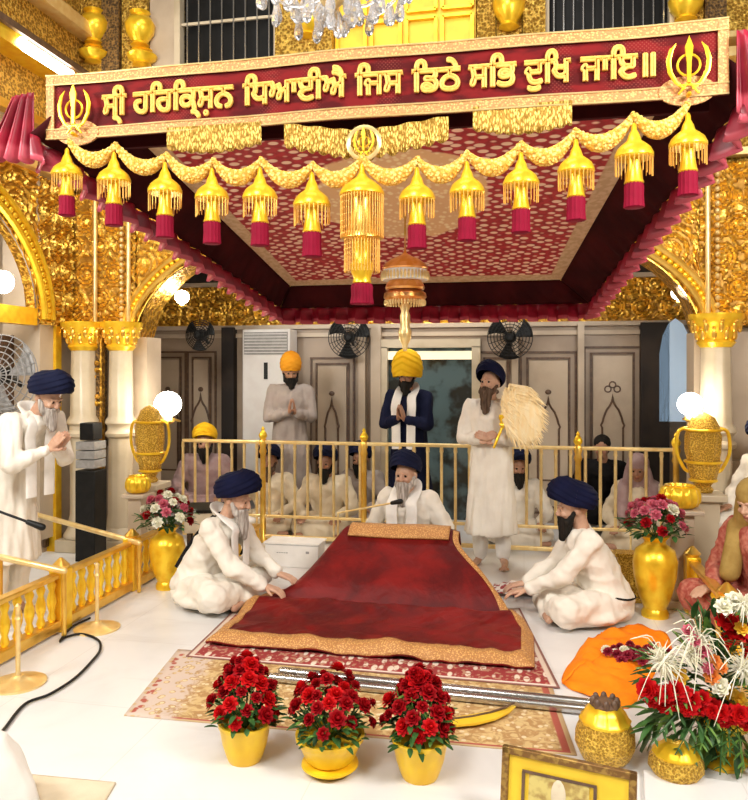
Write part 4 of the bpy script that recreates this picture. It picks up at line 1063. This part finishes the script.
# men behind the railing
p = atY(409, 440, 8.0); p.z = 0
person('man in black clothes, yellow turban and white scarf praying behind the railing', p, -.15, 'stand', navy_d, navy_d, yel_t, 'tall', tk=1.28, beard=hair_b, blen=.07, scarf=white_s, lean=.03, pitch=.12, k=1.05, vox=.013, hem=.45, sk=skin, **prayer(1.20, -.25))
p = atY(290, 440, 8.58); p.z = 0
person('man in grey clothes and orange turban with joined hands, standing before the air conditioner', p, PI*.12, 'stand', grey_c, grey_c, orange_t, 'tall', tk=.92, beard=hair_b, blen=.05, lean=.05, pitch=.3, k=1.08, vox=.014, hem=.4, **prayer(1.20, -.27))
seatk = dict(vox=.014, k=1.06, lean=.05)
kn_ = ((-.20, -.29, .13), (.20, -.29, .13))
for (px, vv, rz, top, tb, bd, lb, kw) in (
    (271, 7.90, .1, cream_c, navy_d, hair_br, 'seated man in cream with brown beard behind the railing, below the orange turban', {}),
    (328, 7.88, 0, cream_c, navy_d, hair_b, 'seated man in cream kurta and dark turban behind the railing, second left of the reader', {}),
    (364, 8.45, -.2, grey_c, navy_d, hair_b, 'seated man with dark turban behind the railing, just left of the reader', dict(k=1.03)),
    (206, 7.95, .3, pinkish, yel_t, hair_b, 'man in yellow turban and pinkish cloth kneeling behind the railing at its left end', dict(seat=.14, k=1.1)),
    (516, 7.92, .2, white_c, navy_d, hair_b, 'seated man in white behind the railing, half hidden by the standing whisk bearer', {}),
    (603, 8.52, -.2, black_c, None, None, 'dark-haired person in black clothes seated behind the right part of the railing', dict(hair=hair_b, seat=.14)),
    (640, 7.92, -.3, cream_c, None, None, 'person in beige clothes with pinkish head scarf seated behind the railing, at its right end', dict(veil=pinkish))):
    p = atV(px, 540, vv); p.z = 0
    p.y = vv
    kw2 = dict(seatk); kw2.update(kw)
    person(lb, p, rz, 'sit', top, top, tb, beard=bd, pitch=.15, knees=kn_, **kw2)
# right edge people
p = atY(770, 600, 4.9); p.z = 0
person('person in rust patterned clothes and olive head scarf sitting at the right edge', p, -.9, 'sit', rust, rust, None, veil=olive, lean=.08, pitch=.25, k=1.10, vox=.011, sk=skin_f, seat=.10)
p = atY(773, 600, 5.9); p.z = 0
person('person in white with navy turban sitting higher at the far right edge', p, -.9, 'sit', white_c, white_c, navy_d, beard=hair_b, lean=.05, pitch=.2, k=1.0, vox=.014, seat=.48)

# ================================================================ FLOWERS
def petal(mb, base, d, up, L, w, curl=.3, n=4):
    base, d, up = V3(base), V3(d).normalized(), V3(up); sd = d.cross(up)
    if sd.length < 1e-4: sd = d.orthogonal()
    sd.normalize(); u2 = sd.cross(d); vs = []
    for i in range(n+1):
        t = i/n; ww = w*math.sin(PI*min(.97, .12+.8*t))*.5; c = base+d*L*t+u2*curl*L*t*t
        vs += [c-sd*ww+u2*ww*.25, c, c+sd*ww+u2*ww*.25]
    mb.add(vs, [(3*i+a, 3*i+a+1, 3*i+a+4, 3*i+a+3) for i in range(n) for a in (0, 1)])
def rose_mesh(name, m, r=.03, layers=4, n0=5):
    mb = MB(); mb.ell((0, 0, r*.1), (r*.35, r*.35, r*.5), None, 8, 6)
    for l in range(layers):
        t = (l+1)/layers; el = 1.35-1.1*t
        for k in range(n0+l):
            a = 2*PI*(k+.5*(l % 2))/(n0+l)+l*.4; d = V3((math.cos(a)*math.cos(el), math.sin(a)*math.cos(el), math.sin(el)))
            petal(mb, (math.cos(a)*r*.12*t, math.sin(a)*r*.12*t, -r*.25*t), d, (0, 0, 1), r*(.75+.35*t), r*.95, .28-.45*t)
    me = mb.mesh(name); me.materials.append(m); return me
def mum_mesh(name, m, r=.07, n=60, droop=.5):
    mb = MB(); q = random.Random(5)
    for k in range(n):
        a = q.uniform(0, 2*PI); el = q.uniform(-.2, 1.45); d = V3((math.cos(a)*math.cos(el), math.sin(a)*math.cos(el), math.sin(el)))
        L = r*q.uniform(.7, 1.15); P = [d*L*t+V3((0, 0, -droop*L*t*t*t)) for t in (0, .35, .7, 1)]
        mb.tube(P, [r*.02, r*.032, r*.028, r*.01], 4)
    mb.ell((0, 0, 0), r*.2, None, 8, 6); me = mb.mesh(name); me.materials.append(m); return me
def foliage(par, n, r, z0, z1, m, seed, Lf=.07, out=1.0):
    mb = MB(); q = random.Random(seed)
    for k in range(n):
        a = q.uniform(0, 2*PI); t = q.random(); z = z0+(z1-z0)*t; rr = r*math.sqrt(q.random())*out*(.5+.5*math.sin(PI*min(1, .25+.75*t)))
        c = V3((rr*math.cos(a), rr*math.sin(a), z)); d = V3((math.cos(a)+q.uniform(-.5, .5), math.sin(a)+q.uniform(-.5, .5), q.uniform(-.3, .9)))
        petal(mb, c, d, (0, 0, 1), Lf*q.uniform(.6, 1.2), Lf*.42, -.25)
    for k in range(14):
        a = 2*PI*k/14; mb.tube([(0, 0, z0-.02), (r*.5*math.cos(a), r*.5*math.sin(a), (z0+z1)/2), (r*.8*math.cos(a), r*.8*math.sin(a), z1)], .003, 4)
    return mb.obj('foliage', m, par)
def place_fl(me, par, c, d, k=1.0, name='flower'):
    o = link(name, me, par, c); o.rotation_euler = V3(d).to_track_quat('Z', 'Y').to_euler(); o.scale = (k, k, k); return o
red_r = rose_mesh('flower', red_f, .030); red_r2 = rose_mesh('flower', red_b, .034, 5); pink_r = rose_mesh('flower', pink_f, .034); white_r = rose_mesh('flower', white_f, .034); yel_r = rose_mesh('flower', yellow_f, .036); or_r = rose_mesh('flower', orange_f, .034)
white_m = mum_mesh('flower', white_f, .062, 110, .55); yel_m = mum_mesh('flower', yellow_f, .05, 70, .1)
def potted(px, py, w, hpot, hfl, wfl, seed, lb, big=False, conical=True, saucer=False, nf=42):
    p = G(px, py); t = thing('potted_flowers', lb, 'potted plant', p, 0, 'flower pots in front of the rug'); R0 = w/2
    prof = [(R0*.62, 0), (R0*.66, .01), (R0*.70, .02), (R0*.86, hpot*.45), (R0*.97, hpot*.86), (R0*1.02, hpot*.9), (R0*1.03, hpot), (R0*.93, hpot), (R0*.88, hpot*.82), (.01, hpot*.8)]
    if saucer: prof = [(R0*.55, .0), (R0*.7, .012), (R0*.86, .03), (R0*.84, .04), (R0*.62, .045), (R0*.72, hpot*.35), (R0*.95, hpot*.8), (R0*1.03, hpot*.88), (R0*1.04, hpot), (R0*.95, hpot), (R0*.9, hpot*.85), (.01, hpot*.82)]
    MB().lathe(prof, n=40).obj('pot', pot_y, t)
    q = random.Random(seed); foliage(t, 150, wfl*.48, hpot*.9, hpot+hfl*.55, leaf_m, seed, .06)
    foliage(t, 60, wfl*.42, hpot*.95, hpot+hfl*.75, leaf_l, seed+9, .045)
    for k in range(nf):
        a = k*2.4; u = (k+.5)/nf; el = u*PI/2
        if conical: z = hpot+.05+hfl*(.88*u-.02); r = wfl*.5*math.cos(el*.85)*q.uniform(.8, 1.05)
        else: z = hpot+.06+hfl*.78*math.sin(el)*q.uniform(.75, 1.05); r = wfl*.5*math.cos(el*.8)*q.uniform(.75, 1.05)
        c = V3((r*math.cos(a), r*math.sin(a), z)); d = V3((math.cos(a)*.9, math.sin(a)*.9, .5+u))
        place_fl(red_r if q.random() < .75 else red_r2, t, c, d, q.uniform(.75, 1.15))
    if big: place_fl(red_r2, t, (0, -.03, hpot+hfl*.93), (0, -.5, 1), 1.6)
    return t
potted(245, 759, .235, .175, .275, .32, 1, 'yellow pot of dark red flowers, leftmost of the three')
potted(330, 770, .295, .165, .25, .37, 2, 'wide yellow pot of red flowers with a saucer, middle of the three', conical=False, saucer=True, nf=38)
potted(420, 776, .245, .175, .275, .31, 3, 'yellow pot of red flowers with one large bloom on top, rightmost of the three', big=True)

def bouquet_vase(px, py, h, w, lb, cols, seed, bw=.42, bh=.22):
    p = G(px, py); t = thing('brass_vase', lb, 'vase', p); R0 = w/2
    prof = [(R0*.6, 0), (R0*.62, .03), (R0*.5, .06), (R0*.72, h*.25), (R0*.95, h*.5), (R0*1.0, h*.68), (R0*.88, h*.82), (R0*.5, h*.90), (R0*.48, h*.94), (R0*.66, h), (R0*.55, h), (.02, h*.93)]
    MB().lathe(prof, n=36, fn=lambda a, z, i: 1+.006*math.cos(a*18)).obj('vase', gold_yel, t)
    foliage(t, 130, bw*.5, h, h+bh*.7, leaf_m, seed, .09)
    q = random.Random(seed)
    for k in range(34):
        a = k*2.4; u = (k+.5)/34; r = bw*.48*math.cos(u*PI/2*.85); z = h+.05+bh*math.sin(u*PI/2)*q.uniform(.8, 1.05)
        place_fl(q.choice(cols), t, (r*math.cos(a), r*math.sin(a), z), (math.cos(a), math.sin(a), .4+u), q.uniform(.9, 1.25))
    return t
bouquet_vase(167, 588, .50, .29, 'tall brass vase of white, pink and magenta flowers at the end of the left fence', [white_r, white_r, pink_r, pink_r, red_r, white_r], 11)
bouquet_vase(655, 616, .58, .31, 'tall brass vase of pink, white and red flowers right of the seated man', [pink_r, pink_r, white_r, red_r, pink_r], 12)
# brass plinth behind the right vase
p = G(629, 600); t = thing('brass_plinth', 'small brass plinth behind the right vase', 'plinth', p)
MB().box((0, 0, .02), (.22, .16, .04)).box((0, 0, .19), (.18, .12, .30)).box((0, 0, .355), (.22, .16, .03)).obj('body', gold_eng, t, bevel=.008)

# urns on pedestals, ribbed pots
def urn(px, py0, py1, v, w, lb):
    a, b = atV(px, py0, v), atV(px, py1, v); hb = b.z; h = a.z-b.z; R0 = w/2
    pd = thing('marble_pedestal', 'marble pedestal under the '+lb, 'pedestal', (a.x, v, 0))
    MB().box((0, 0, .04), (w*1.2, w*1.2, .08)).box((0, 0, hb/2), (w*.8, w*.8, hb-.02)).box((0, 0, hb-.03), (w*1.15, w*1.15, .055)).obj('shaft', marble_w, pd, bevel=.01)
    t = thing('gold_urn', 'carved '+lb, 'urn', (a.x, v, hb))
    MB().lathe([(R0*.5, 0), (R0*.6, .02), (R0*.42, .05), (R0*.7, h*.15), (R0*.95, h*.35), (R0*.9, h*.40), (R0*1.0, h*.5), (R0*1.02, h*.7), (R0*.9, h*.82), (R0*.65, h*.93), (R0*.3, h*.98), (.01, h)], n=48, fn=lambda a_, z, i: 1+.05*math.sin(a_*9+z*40)).obj('body', gold_eng, t)
    mb = MB()
    for zz in (.15, .38, .78): mb.tube([V3((R0*(1.02 if zz > .2 else .75)*math.cos(q), R0*(1.02 if zz > .2 else .75)*math.sin(q), h*zz)) for q in [2*PI*i/24 for i in range(25)]], .012, 6)
    mb.obj('raised_band', gold_yel, t)
    for x in (-1, 1): MB().tube(smooth_path([V3((x*R0*.8, 0, h*.8)), V3((x*R0*1.4, 0, h*.75)), V3((x*R0*1.5, 0, h*.5)), V3((x*R0*1.1, 0, h*.3)), V3((x*R0*.8, 0, h*.25))]), .014, 8).obj('handle', gold_yel, t)
urn(150, 405, 482, 6.35, .25, 'gold urn beside the lit lamp left of the altar')
urn(703, 412, 492, 6.3, .26, 'gold urn beside the lit lamp right of the altar')
def ribbed(px, py, v, w, h, lb):
    a = atV(px, py, v); zb_ = a.z-h/2
    st = thing('marble_stand', 'small marble stand under the '+lb, 'stand', (a.x, v, 0))
    MB().box((0, 0, .03), (w*.9, w*.9, .06)).box((0, 0, zb_/2), (w*.6, w*.6, zb_-.02)).box((0, 0, zb_-.02), (w*1.0, w*1.0, .035)).obj('shaft', marble, st, bevel=.008)
    t = thing('ribbed_pot', lb, 'pot', (a.x, v, zb_)); R0 = w/2
    MB().lathe([(R0*.6, 0), (R0*.85, h*.1), (R0, h*.35), (R0, h*.6), (R0*.9, h*.85), (R0*.7, h*.95), (R0*.75, h), (R0*.6, h), (R0*.55, h*.9)], n=60, fn=lambda q, z, i: 1+.04*math.cos(q*15)).obj('body', gold_yel, t)
ribbed(138, 484, 5.98, .21, .15, 'ribbed golden pot in front of the left gold urn')
ribbed(680, 496, 5.98, .29, .17, 'ribbed golden pot in front of the right gold urn')

# kalash pots at the bottom right
def kalash(px, py, w, h, lb, fin=True):
    p = G(px, py); t = thing('gold_kalash', lb, 'pot', p, 0, 'engraved gold kalash pots at the bottom right'); R0 = w/2
    MB().lathe([(R0*.5, 0), (R0*.55, .015), (R0*.8, h*.12), (R0, h*.32), (R0*.98, h*.5), (R0*.8, h*.66)], n=48, fn=lambda a, z, i: 1+.012*math.cos(a*16)).obj('bowl', gold_eng, t)
    MB().lathe([(R0*.84, h*.64), (R0*.86, h*.68), (R0*.76, h*.72), (R0*.68, h*.80), (R0*.5, h*.88), (R0*.3, h*.92)], n=40, fn=lambda a, z, i: 1+.03*math.cos(a*12)).obj('lid', gold_yel, t)
    if not fin: return t
    mb = MB().lathe([(R0*.46, h*.86), (R0*.5, h*.90), (R0*.34, h*.95), (R0*.08, h)], n=20)
    for k in range(8): a = 2*PI*k/8; mb.ell((R0*.4*math.cos(a), R0*.4*math.sin(a), h*.92), (.016, .016, .03), None, 8, 5)
    mb.obj('lotus_finial', inlay, t)
    return t
kalash(605, 764, .26, .30, 'engraved gold pot with dark pointed top behind the framed picture')
kalash(676, 779, .23, .17, 'engraved gold pot under the green leaves of the big bouquet', False)

# framed picture at the bottom
q0, q1 = atY(500, 757, 2.93), atY(636, 771, 2.72); wpic = (V3((q1.x, q1.y, 0))-V3((q0.x, q0.y, 0))).length; hp = .36
zt = (q0.z+q1.z)/2; base = V3(((q0.x+q1.x)/2, (q0.y+q1.y)/2, 0)); ang = math.atan2(q1.y-q0.y, q1.x-q0.x)
pc = thing('framed_picture', 'gold framed picture with yellow mount standing at the bottom edge', 'picture', base, ang)
til = Matrix.Rotation(-.16, 3, 'X'); hp = zt/math.cos(.16); dz = V3((0, 0, 0)); fw = .028
mb = MB(til)
for (c, d) in (((0, 0, hp-fw/2), (wpic, .03, fw)), ((0, 0, fw/2), (wpic, .03, fw)), ((-wpic/2+fw/2, 0, hp/2), (fw, .03, hp)), ((wpic/2-fw/2, 0, hp/2), (fw, .03, hp))): mb.box(c, d)
mb.obj('frame', mat('bronze_frame', (.22, .11, .03), .4, .5, fn=two((.4, .24, .06), 40, .45, .6)), pc, bevel=.004)
MB(til).box((0, .004, hp/2), (wpic-.03, .012, hp-.03)).obj('mount', yellow_cloth, pc)
MB(til).box((-.03, -.004, hp*.42), (wpic*.45, .006, hp*.62)).obj('picture_panel', mat('painted_panel', (.62, .50, .16), .5, fn=two((.35, .22, .06), 18, .4, .6)), pc)
mb = MB(til).ell((-.03, -.008, hp*.52), (.028, .004, .055)).ell((-.03, -.008, hp*.655), (.014, .004, .018)); mb.obj('painted_figure', cream_c, pc)
mb = MB(til); 
for (c, d) in (((.105, -.008, hp*.45), (.012, .004, hp*.55)), ((-.165, -.008, hp*.45), (.012, .004, hp*.55)), ((-.03, -.008, hp*.73), (.28, .004, .010))): mb.box(c, d)
mb.obj('painted_border', inlay, pc)
MB().box((0, -hp*.0+.16, .10), (.03, .2, .02)).box((0, .10, .12), (.05, .012, .24), Matrix.Rotation(.35, 3, 'X')).obj('easel_strut', wood, pc)

# marble ledge at the bottom right
e0, e1 = G(640, 775), G(760, 795)
lg = MB().prism([V3((q.x, q.y, 0)) for q in (G(643, 776), G(790, 796), G(860, 960), G(650, 960))], (0, 0, .03))
o = lg.obj('marble_ledge', floor_m, None, bevel=.005); o['kind'] = 'structure'; o.name = 'floor_step'

# big bouquet at right
bp = G(722, 762); bq = thing('large_bouquet', 'large spreading bouquet of red, white and yellow flowers with ferns at the bottom right', 'bouquet', bp)
MB().lathe([(.10, 0), (.11, .02), (.05, .05), (.045, .12), (.11, .17), (.15, .22), (.155, .26), (.13, .26), (.02, .2)], n=32).obj('bowl', gold_yel, bq)
q = random.Random(21); Yb = -bp.x*s_+bp.y*c_
def bpt(px, py, dY=0.0): return atY(px, py, Yb-.05+dY)-bp
mb = MB(); ml = MB()
core = V3((0, 0, .30))
for k in range(620):
    px, py = q.uniform(640, 800), q.uniform(600, 775)
    if py > 745 and px < 672 : continue
    if py < 650 and px < 672+ (650-py)*.5: continue
    c = bpt(px, py, q.uniform(-.10, .16)); d = (c-core).normalized()+V3((q.uniform(-.4, .4), q.uniform(-.4, .4), q.uniform(-.4, .3)))
    petal(mb if q.random() < .65 else ml, c-d*.05, d, (0, 0, 1), q.uniform(.07, .15), .030, -.2)
def frond(mb, P, w=.06):
    P = smooth_path(P, 5); mb.tube(P, .003, 4)
    for i in range(1, len(P)-1):
        d = (P[i+1]-P[i-1]).normalized(); sd = d.cross(V3((0, 0, 1))).normalized(); ww = w*math.sin(PI*(i+1)/(len(P)+1))
        for s in (-1, 1): petal(mb, P[i], sd*s+d*.6, (0, 0, 1), ww, .014, -.15, 3)
for tg in ((660, 732), (690, 765), (640, 700), (720, 775), (700, 750), (665, 712), (745, 770), (735, 640), (700, 625), (760, 690), (650, 745), (675, 755), (730, 757)):
    e = bpt(*tg, -.16); frond(mb if q.random() < .6 else ml, [core+V3((0, -.03, 0)), core.lerp(e, .5)+V3((0, -.03, .07)), e], .075)
mb.obj('fern_leaves', leaf_m, bq); ml.obj('light_leaves', leaf_l, bq)
def cluster(me, pts_, dY, k0, k1, nm='flower'):
    for (px, py) in pts_:
        c = bpt(px, py, dY+q.uniform(-.02, .02)); place_fl(me, bq, c, (c-core)+V3((0, -.35, .12)), q.uniform(k0, k1), nm)
redline = [(646+i*9.5+q.uniform(-3, 3), 690+i*2.2+q.uniform(-7, 7)) for i in range(14)]
cluster(red_r2, redline, -.14, .9, 1.25)
cluster(red_r2, [(652+i*12, 702+i*2.4+q.uniform(-4, 4)) for i in range(10)], -.13, .8, 1.1)
cluster(red_r2, [(727, 620), (738, 632), (746, 622), (752, 640), (730, 640), (744, 648)], -.02, 1.0, 1.3)
cluster(yel_r, [(742, 628), (735, 650), (678, 676), (738, 700), (728, 690)], -.08, .7, 1.0)
cluster(white_m, [(664, 662), (700, 642), (742, 668), (742, 604), (690, 655)], -.12, 1.0, 1.5, 'spider_flower')
cluster(white_r, [(720, 686), (735, 600), (748, 608), (724, 606)], -.13, .8, 1.2)
cluster(pink_r, [(695, 640), (702, 650), (688, 630), (708, 668)], -.15, .6, .9)
cluster(or_r, [(722, 668), (715, 660), (712, 676)], -.13, .6, .9)
# lilies: drooping pale petals and stems
mb = MB()
for (x0, y0) in ((664, 662), (692, 650), (700, 642), (742, 668)):
    for k in range(14):
        a = bpt(x0, y0, -.15); e = bpt(x0+q.uniform(-38, 38), y0+q.uniform(-30, 62), -.20); mb.tube(smooth_path([a, a.lerp(e, .5)+V3((0, -.02, .06)), e], 3), [.0026]*3+[.0022]*3+[.0012], 4)
mb.obj('pale_streamers', white_f, bq)
# maroon flower garland on the orange cloth
gc = G(636, 668); gc.z = .06; gl = thing('flower_garland', 'maroon and white flower garland heaped on the orange cloth', 'garland', gc)
dk = rose_mesh('flower', mat('maroon_petals', (.28, .01, .03), .55), .034)
for k in range(34):
    a = k*.62; rr_ = .035+.0042*k; c = V3((rr_*math.cos(a)*1.25, rr_*math.sin(a)*.8, .02+.012*(k % 3)))
    place_fl(white_r if k % 5 == 0 else dk, gl, c, (math.cos(a)*.4, math.sin(a)*.4-.3, 1), .8)

# ================================================================ FURNITURE AROUND
p = atV(267, 440, 8.25); ac = thing('air_conditioner', 'tall white floor-standing air conditioner against the back wall', 'air conditioner', (atV(267, 440, 8.6).x, 8.74, 0))
wa_, hA = .60, 2.26
MB().box((0, -.03, hA/2), (wa_, .30, hA)).obj('cabinet', white_p, ac, bevel=.015)
MB().box((0, -.185, .25), (wa_-.04, .02, .42)).obj('lower_grille', grey, ac)
v_ = MB().box((0, -.18, hA-.17), (wa_-.05, .02, .27)).obj('air_outlet', grey, ac)
for i in range(7): MB().box((0, -.195, hA-.28+i*.037), (wa_-.07, .02, .008)).obj('louvre', white_p, v_)
MB().box((0, -.186, hA-.50), (.045, .012, .20)).obj('display', black, ac)
# fans
def fan(p, r, lb, m=grey, rod=True, rx=0):
    t = thing('wall_fan', lb, 'fan', p, rx)
    mb = MB()
    for i in range(7):
        rr_ = r*(i+1)/7; y = -.07*math.cos(PI/2*(i+1)/7)
        mb.tube([V3((rr_*math.cos(a), y, rr_*math.sin(a))) for a in [2*PI*k/32 for k in range(33)]], .005, 5, up=(0, 1, 0))
    for k in range(20):
        a = 2*PI*k/20; mb.tube([V3((r*s*math.cos(a), -.07*math.cos(PI/2*s), r*s*math.sin(a))) for s in (0.1, .4, .7, 1)], .0035, 4)
    mb.obj('cage', m, t)
    for k in range(3):
        a0 = 2*PI*k/3; mb = MB().grid(lambda s, u: V3(((.04+r*.82*s)*math.cos(a0+u*.95*(.5+.5*s)), -.01+.03*u, (.04+r*.82*s)*math.sin(a0+u*.95*(.5+.5*s)))), 10, 8)
        mb.obj('blade', m, t, solid=.004)
    MB().lathe([(.03, -.06), (.06, -.03), (.07, .05), (.05, .12)], M=Matrix.Rotation(-PI/2, 3, 'X'), n=20).obj('motor', black, t)
    MB().cap((0, .08, 0), (0, .22, -.08), .02).obj('bracket', black, t)
    return t
fan(atV(349, 337, 8.55), .25, 'dark round wall fan high behind the lantern, left of the glazed door', black)
fan(atV(510, 337, 8.55), .25, 'dark round wall fan high on the back wall, right of the glazed door', black)
fan(atV(200, 335, 7.9), .17, 'dark round wall fan above the left recess panels', black)
fan(atY(2, 375, 5.6)+V3((0, .0, 0)), .30, 'large grey fan behind the praying man at the left edge', grey)
# white donation box and low gilt table
p = G(292, 567); bx = thing('white_box', 'white box with dark lid edge on the floor behind the left seated man', 'box', p+V3((0, .1, 0)))
MB().box((0, 0, .10), (.50, .24, .20)).obj('body', white_s, bx, bevel=.006)
MB().box((0, 0, .212), (.52, .26, .014)).obj('lid', white_s, bx)
MB().box((0, 0, .2025), (.505, .245, .006)).obj('seam', grey, bx)
mb = MB()
for i in range(5): mb.box((-.13+i*.022, -.122, .13), (.014, .003, .006))
mb.box((.15, -.122, .14), (.03, .003, .02)).obj('printed_mark', grey, bx)
p = G(243, 560); t = thing('gilt_stool', 'small gilt wooden stool by the railing behind the left seated man', 'stool', p+V3((0, .05, 0)))
MB().box((0, 0, .29), (.24, .24, .04)).obj('seat', gold, t, bevel=.008)
for x in (-.09, .09):
    for y in (-.09, .09): MB().lathe([(.018, 0), (.024, .05), (.014, .1), (.024, .18), (.018, .27)], c=(x, y, 0), n=10).obj('leg', gold, t)
o = MB().ell((0, 0, .045), (.10, .10, .045)).obj('folded_cloth', white_s, None, loc=p+V3((0, .05, .31))); tag(o, 'white folded cloth on the gilt stool', 'cloth')
# harmonium at the left end of the railing
p = G(196, 565); p.x += .0; hm = thing('harmonium', 'cream box harmonium with black top beside the left bouquet', 'harmonium', p+V3((0, .25, 0)), .3)
MB().box((0, 0, .36), (.40, .24, .2)).obj('case', cream_c, hm, bevel=.01)
MB().box((0, 0, .475), (.42, .26, .03), Matrix.Rotation(.12, 3, 'X')).obj('top', black, hm)
for x in (-.16, .16):
    for y in (-.09, .09): MB().box((x, y, .13), (.03, .03, .27)).obj('leg', wood, hm)
# equipment rack between the left columns
p = atV(91, 560, 6.35); rk = thing('equipment_rack', 'dark equipment rack with grey amplifiers between the left marble columns', 'rack', (p.x, 6.35, 0))
MB().box((0, 0, .42), (.20, .2, .84)).obj('cabinet', black, rk, bevel=.006)
for i in range(3): MB().box((0, -.0, .90+i*.085), (.19, .2, .075)).obj('amplifier', grey, rk, bevel=.004)
MB().box((0, 0, 1.20), (.14, .16, .16)).obj('monitor', black, rk, bevel=.01)
# microphones
def mic(base, joint, tip, lb, boom=True):
    base, joint, tip = V3(base), V3(joint), V3(tip); t = thing('microphone_stand', lb, 'microphone', base); j, e = joint-base, tip-base
    MB().lathe([(.10, 0), (.10, .015), (.03, .03)], n=24).obj('base', black, t)
    MB().cap((0, 0, .02), j, .009).obj('pole', gold_pale if boom else black, t)
    MB().cap(j, e, .008).obj('boom', gold_pale if boom else black, t)
    d = (e-j).normalized(); MB().cap(e, e+d*.09, .016, .022).obj('microphone', black, t)
jm = atY(338, 513, 6.5); mic((jm.x, jm.y, 0), jm, atY(392, 503, 6.15), 'microphone on a thin boom reaching in front of the reader')
jm = atY(-60, 490, 4.5); mic((jm.x, jm.y, 0), jm, atY(28, 522, 4.5), 'black microphone boom in front of the praying man at the left edge', False)
# offerings cloth by the right seated man
p = G(520, 598); sc = MB(); sc.grid(lambda s, t: V3(((s-.5)*.42, (t-.5)*.26, .03+.035*nz(s*6, t*5, 2)+.05*math.sin(PI*s)*math.sin(PI*t))), 40, 24)
o = sc.obj('patterned_cloth', mat('dark_checked_cloth', (.35, .06, .06), .8, fn=two((.75, .66, .60), 26, .45, .5, 'voro')), None, loc=p+V3((0, .12, 0)), solid=.008)
tag(o, 'maroon and white patterned cloth under the hands of the right seated man', 'cloth')

# ================================================================ LIGHT
def area(name, loc, target, size, power, col=(1, .965, .91)):
    l = bpy.data.lights.new(name, 'AREA'); l.shape = 'SQUARE'; l.size = size; l.energy = power; l.color = col
    o = bpy.data.objects.new(name, l); COL.objects.link(o); o.location = loc
    o.rotation_euler = (V3(target)-V3(loc)).to_track_quat('-Z', 'Y').to_euler(); return o
area('front_fill_light', (-1.5, -.5, 5.6), (-1.1, 5, 1.0), 1.6, 300)  # unseen fill light added high behind the camera, no fixture
area('side_fill_light', (2.2, 1.5, 3.6), (-1.3, 5.5, 1.0), 1.0, 170)  # unseen fill added at the right, low enough to reach under the canopy
area('side_fill_light', (-4.2, 1.2, 3.6), (-1.0, 5.5, 1.2), 1.0, 170)  # matching unseen fill added at the left
area('overhead_fill_light', (-1.1, 4.0, 6.5), (-1.1, 4.4, 0), 2.5, 100)  # unseen overhead fill added to lift the general brightness
area('recess_fill_light', (-1.1, 7.9, 3.6), (-1.1, 7.8, 0), 1.2, 45)  # fill added to brighten the recess, no lamp modelled for it
def lamp(px, py, v, r, power, label, nm='wall_lamp'):
    p = atV(px, py, v); t = thing(nm, label, 'lamp', p, group=None)
    MB().lathe([(.01, -r*1.6), (r*.5, -r*1.3), (r*.35, -r), (r*.2, -r*.9)], n=16).cap((0, 0, -r), (0, .25, -r*1.4), .012).obj('bracket', gold, t)
    MB().ell((0, 0, 0), (r, r, r*.95)).obj('glass_globe', lamp_w, t)
    l = bpy.data.lights.new('lamp', 'POINT'); l.energy = power; l.color = (1, .88, .68); l.shadow_soft_size = .12
    o = bpy.data.objects.new('lamp_glow', l); COL.objects.link(o); o.location = p+V3((0, -.25, 0))
lamp(168, 404, 6.75, .13, 8, 'lit round lamp beside the gold urn left of the altar')
lamp(690, 404, 6.55, .10, 8, 'lit round lamp above the gold urn right of the altar')
lamp(182, 297, 7.3, .075, 8, 'lit lamp high under the left shoulder of the arch')
lamp(679, 293, 7.4, .07, 8, 'lit lamp high under the right shoulder of the arch')
p = atU(2, 282, UL+.1); t = thing('wall_lamp', 'bright lamp glowing inside the left side arch', 'lamp', p); MB().ell((0, 0, 0), .1).obj('glass_globe', lamp_w, t)
p0, p1 = atU(22, 50, UL+.3), atU(68, 68, UL+.3)
t = thing('fluorescent_fitting', 'lit fluorescent fitting on the golden cornice at top left', 'light', (p0+p1)/2); d = (p1-p0)/2; d.z = 0
hz = 4.51-(p0.z+p1.z)/2
MB().box((0, 0, .03+hz/2), (.1, d.length*2, max(.05, hz-.03))).obj('housing', white_p, t); MB().cap(-d, d, .055).obj('tube', lamp_c, t)
l = bpy.data.lights.new('lamp', 'POINT'); l.energy = 60; l.color = (1, .92, .8); l.shadow_soft_size = .2
o = bpy.data.objects.new('side_room_light', l); COL.objects.link(o); o.location = (-5.6, 4.9, 3.0)
w = bpy.data.worlds.new('world'); SC.world = w; w.use_nodes = True; nt = w.node_tree; bg = nt.nodes['Background']
tc = nt.nodes.new('ShaderNodeTexCoord'); no = nt.nodes.new('ShaderNodeTexNoise'); no.inputs['Scale'].default_value = 5; no.inputs['Detail'].default_value = 3
rp = nt.nodes.new('ShaderNodeValToRGB'); rp.color_ramp.elements[0].position = .42; rp.color_ramp.elements[1].position = .62
rp.color_ramp.elements[0].color = (.03, .016, .006, 1); rp.color_ramp.elements[1].color = (1.3, 1.15, .90, 1)
nt.links.new(tc.outputs['Generated'], no.inputs['Vector']); nt.links.new(no.outputs[0], rp.inputs[0]); nt.links.new(rp.outputs[0], bg.inputs[0])
bg.inputs[1].default_value = .42
vs = SC.view_settings; vs.view_transform = 'Standard'; vs.look = 'None'; vs.gamma = 1; vs.use_curve_mapping = False; vs.exposure = -.16
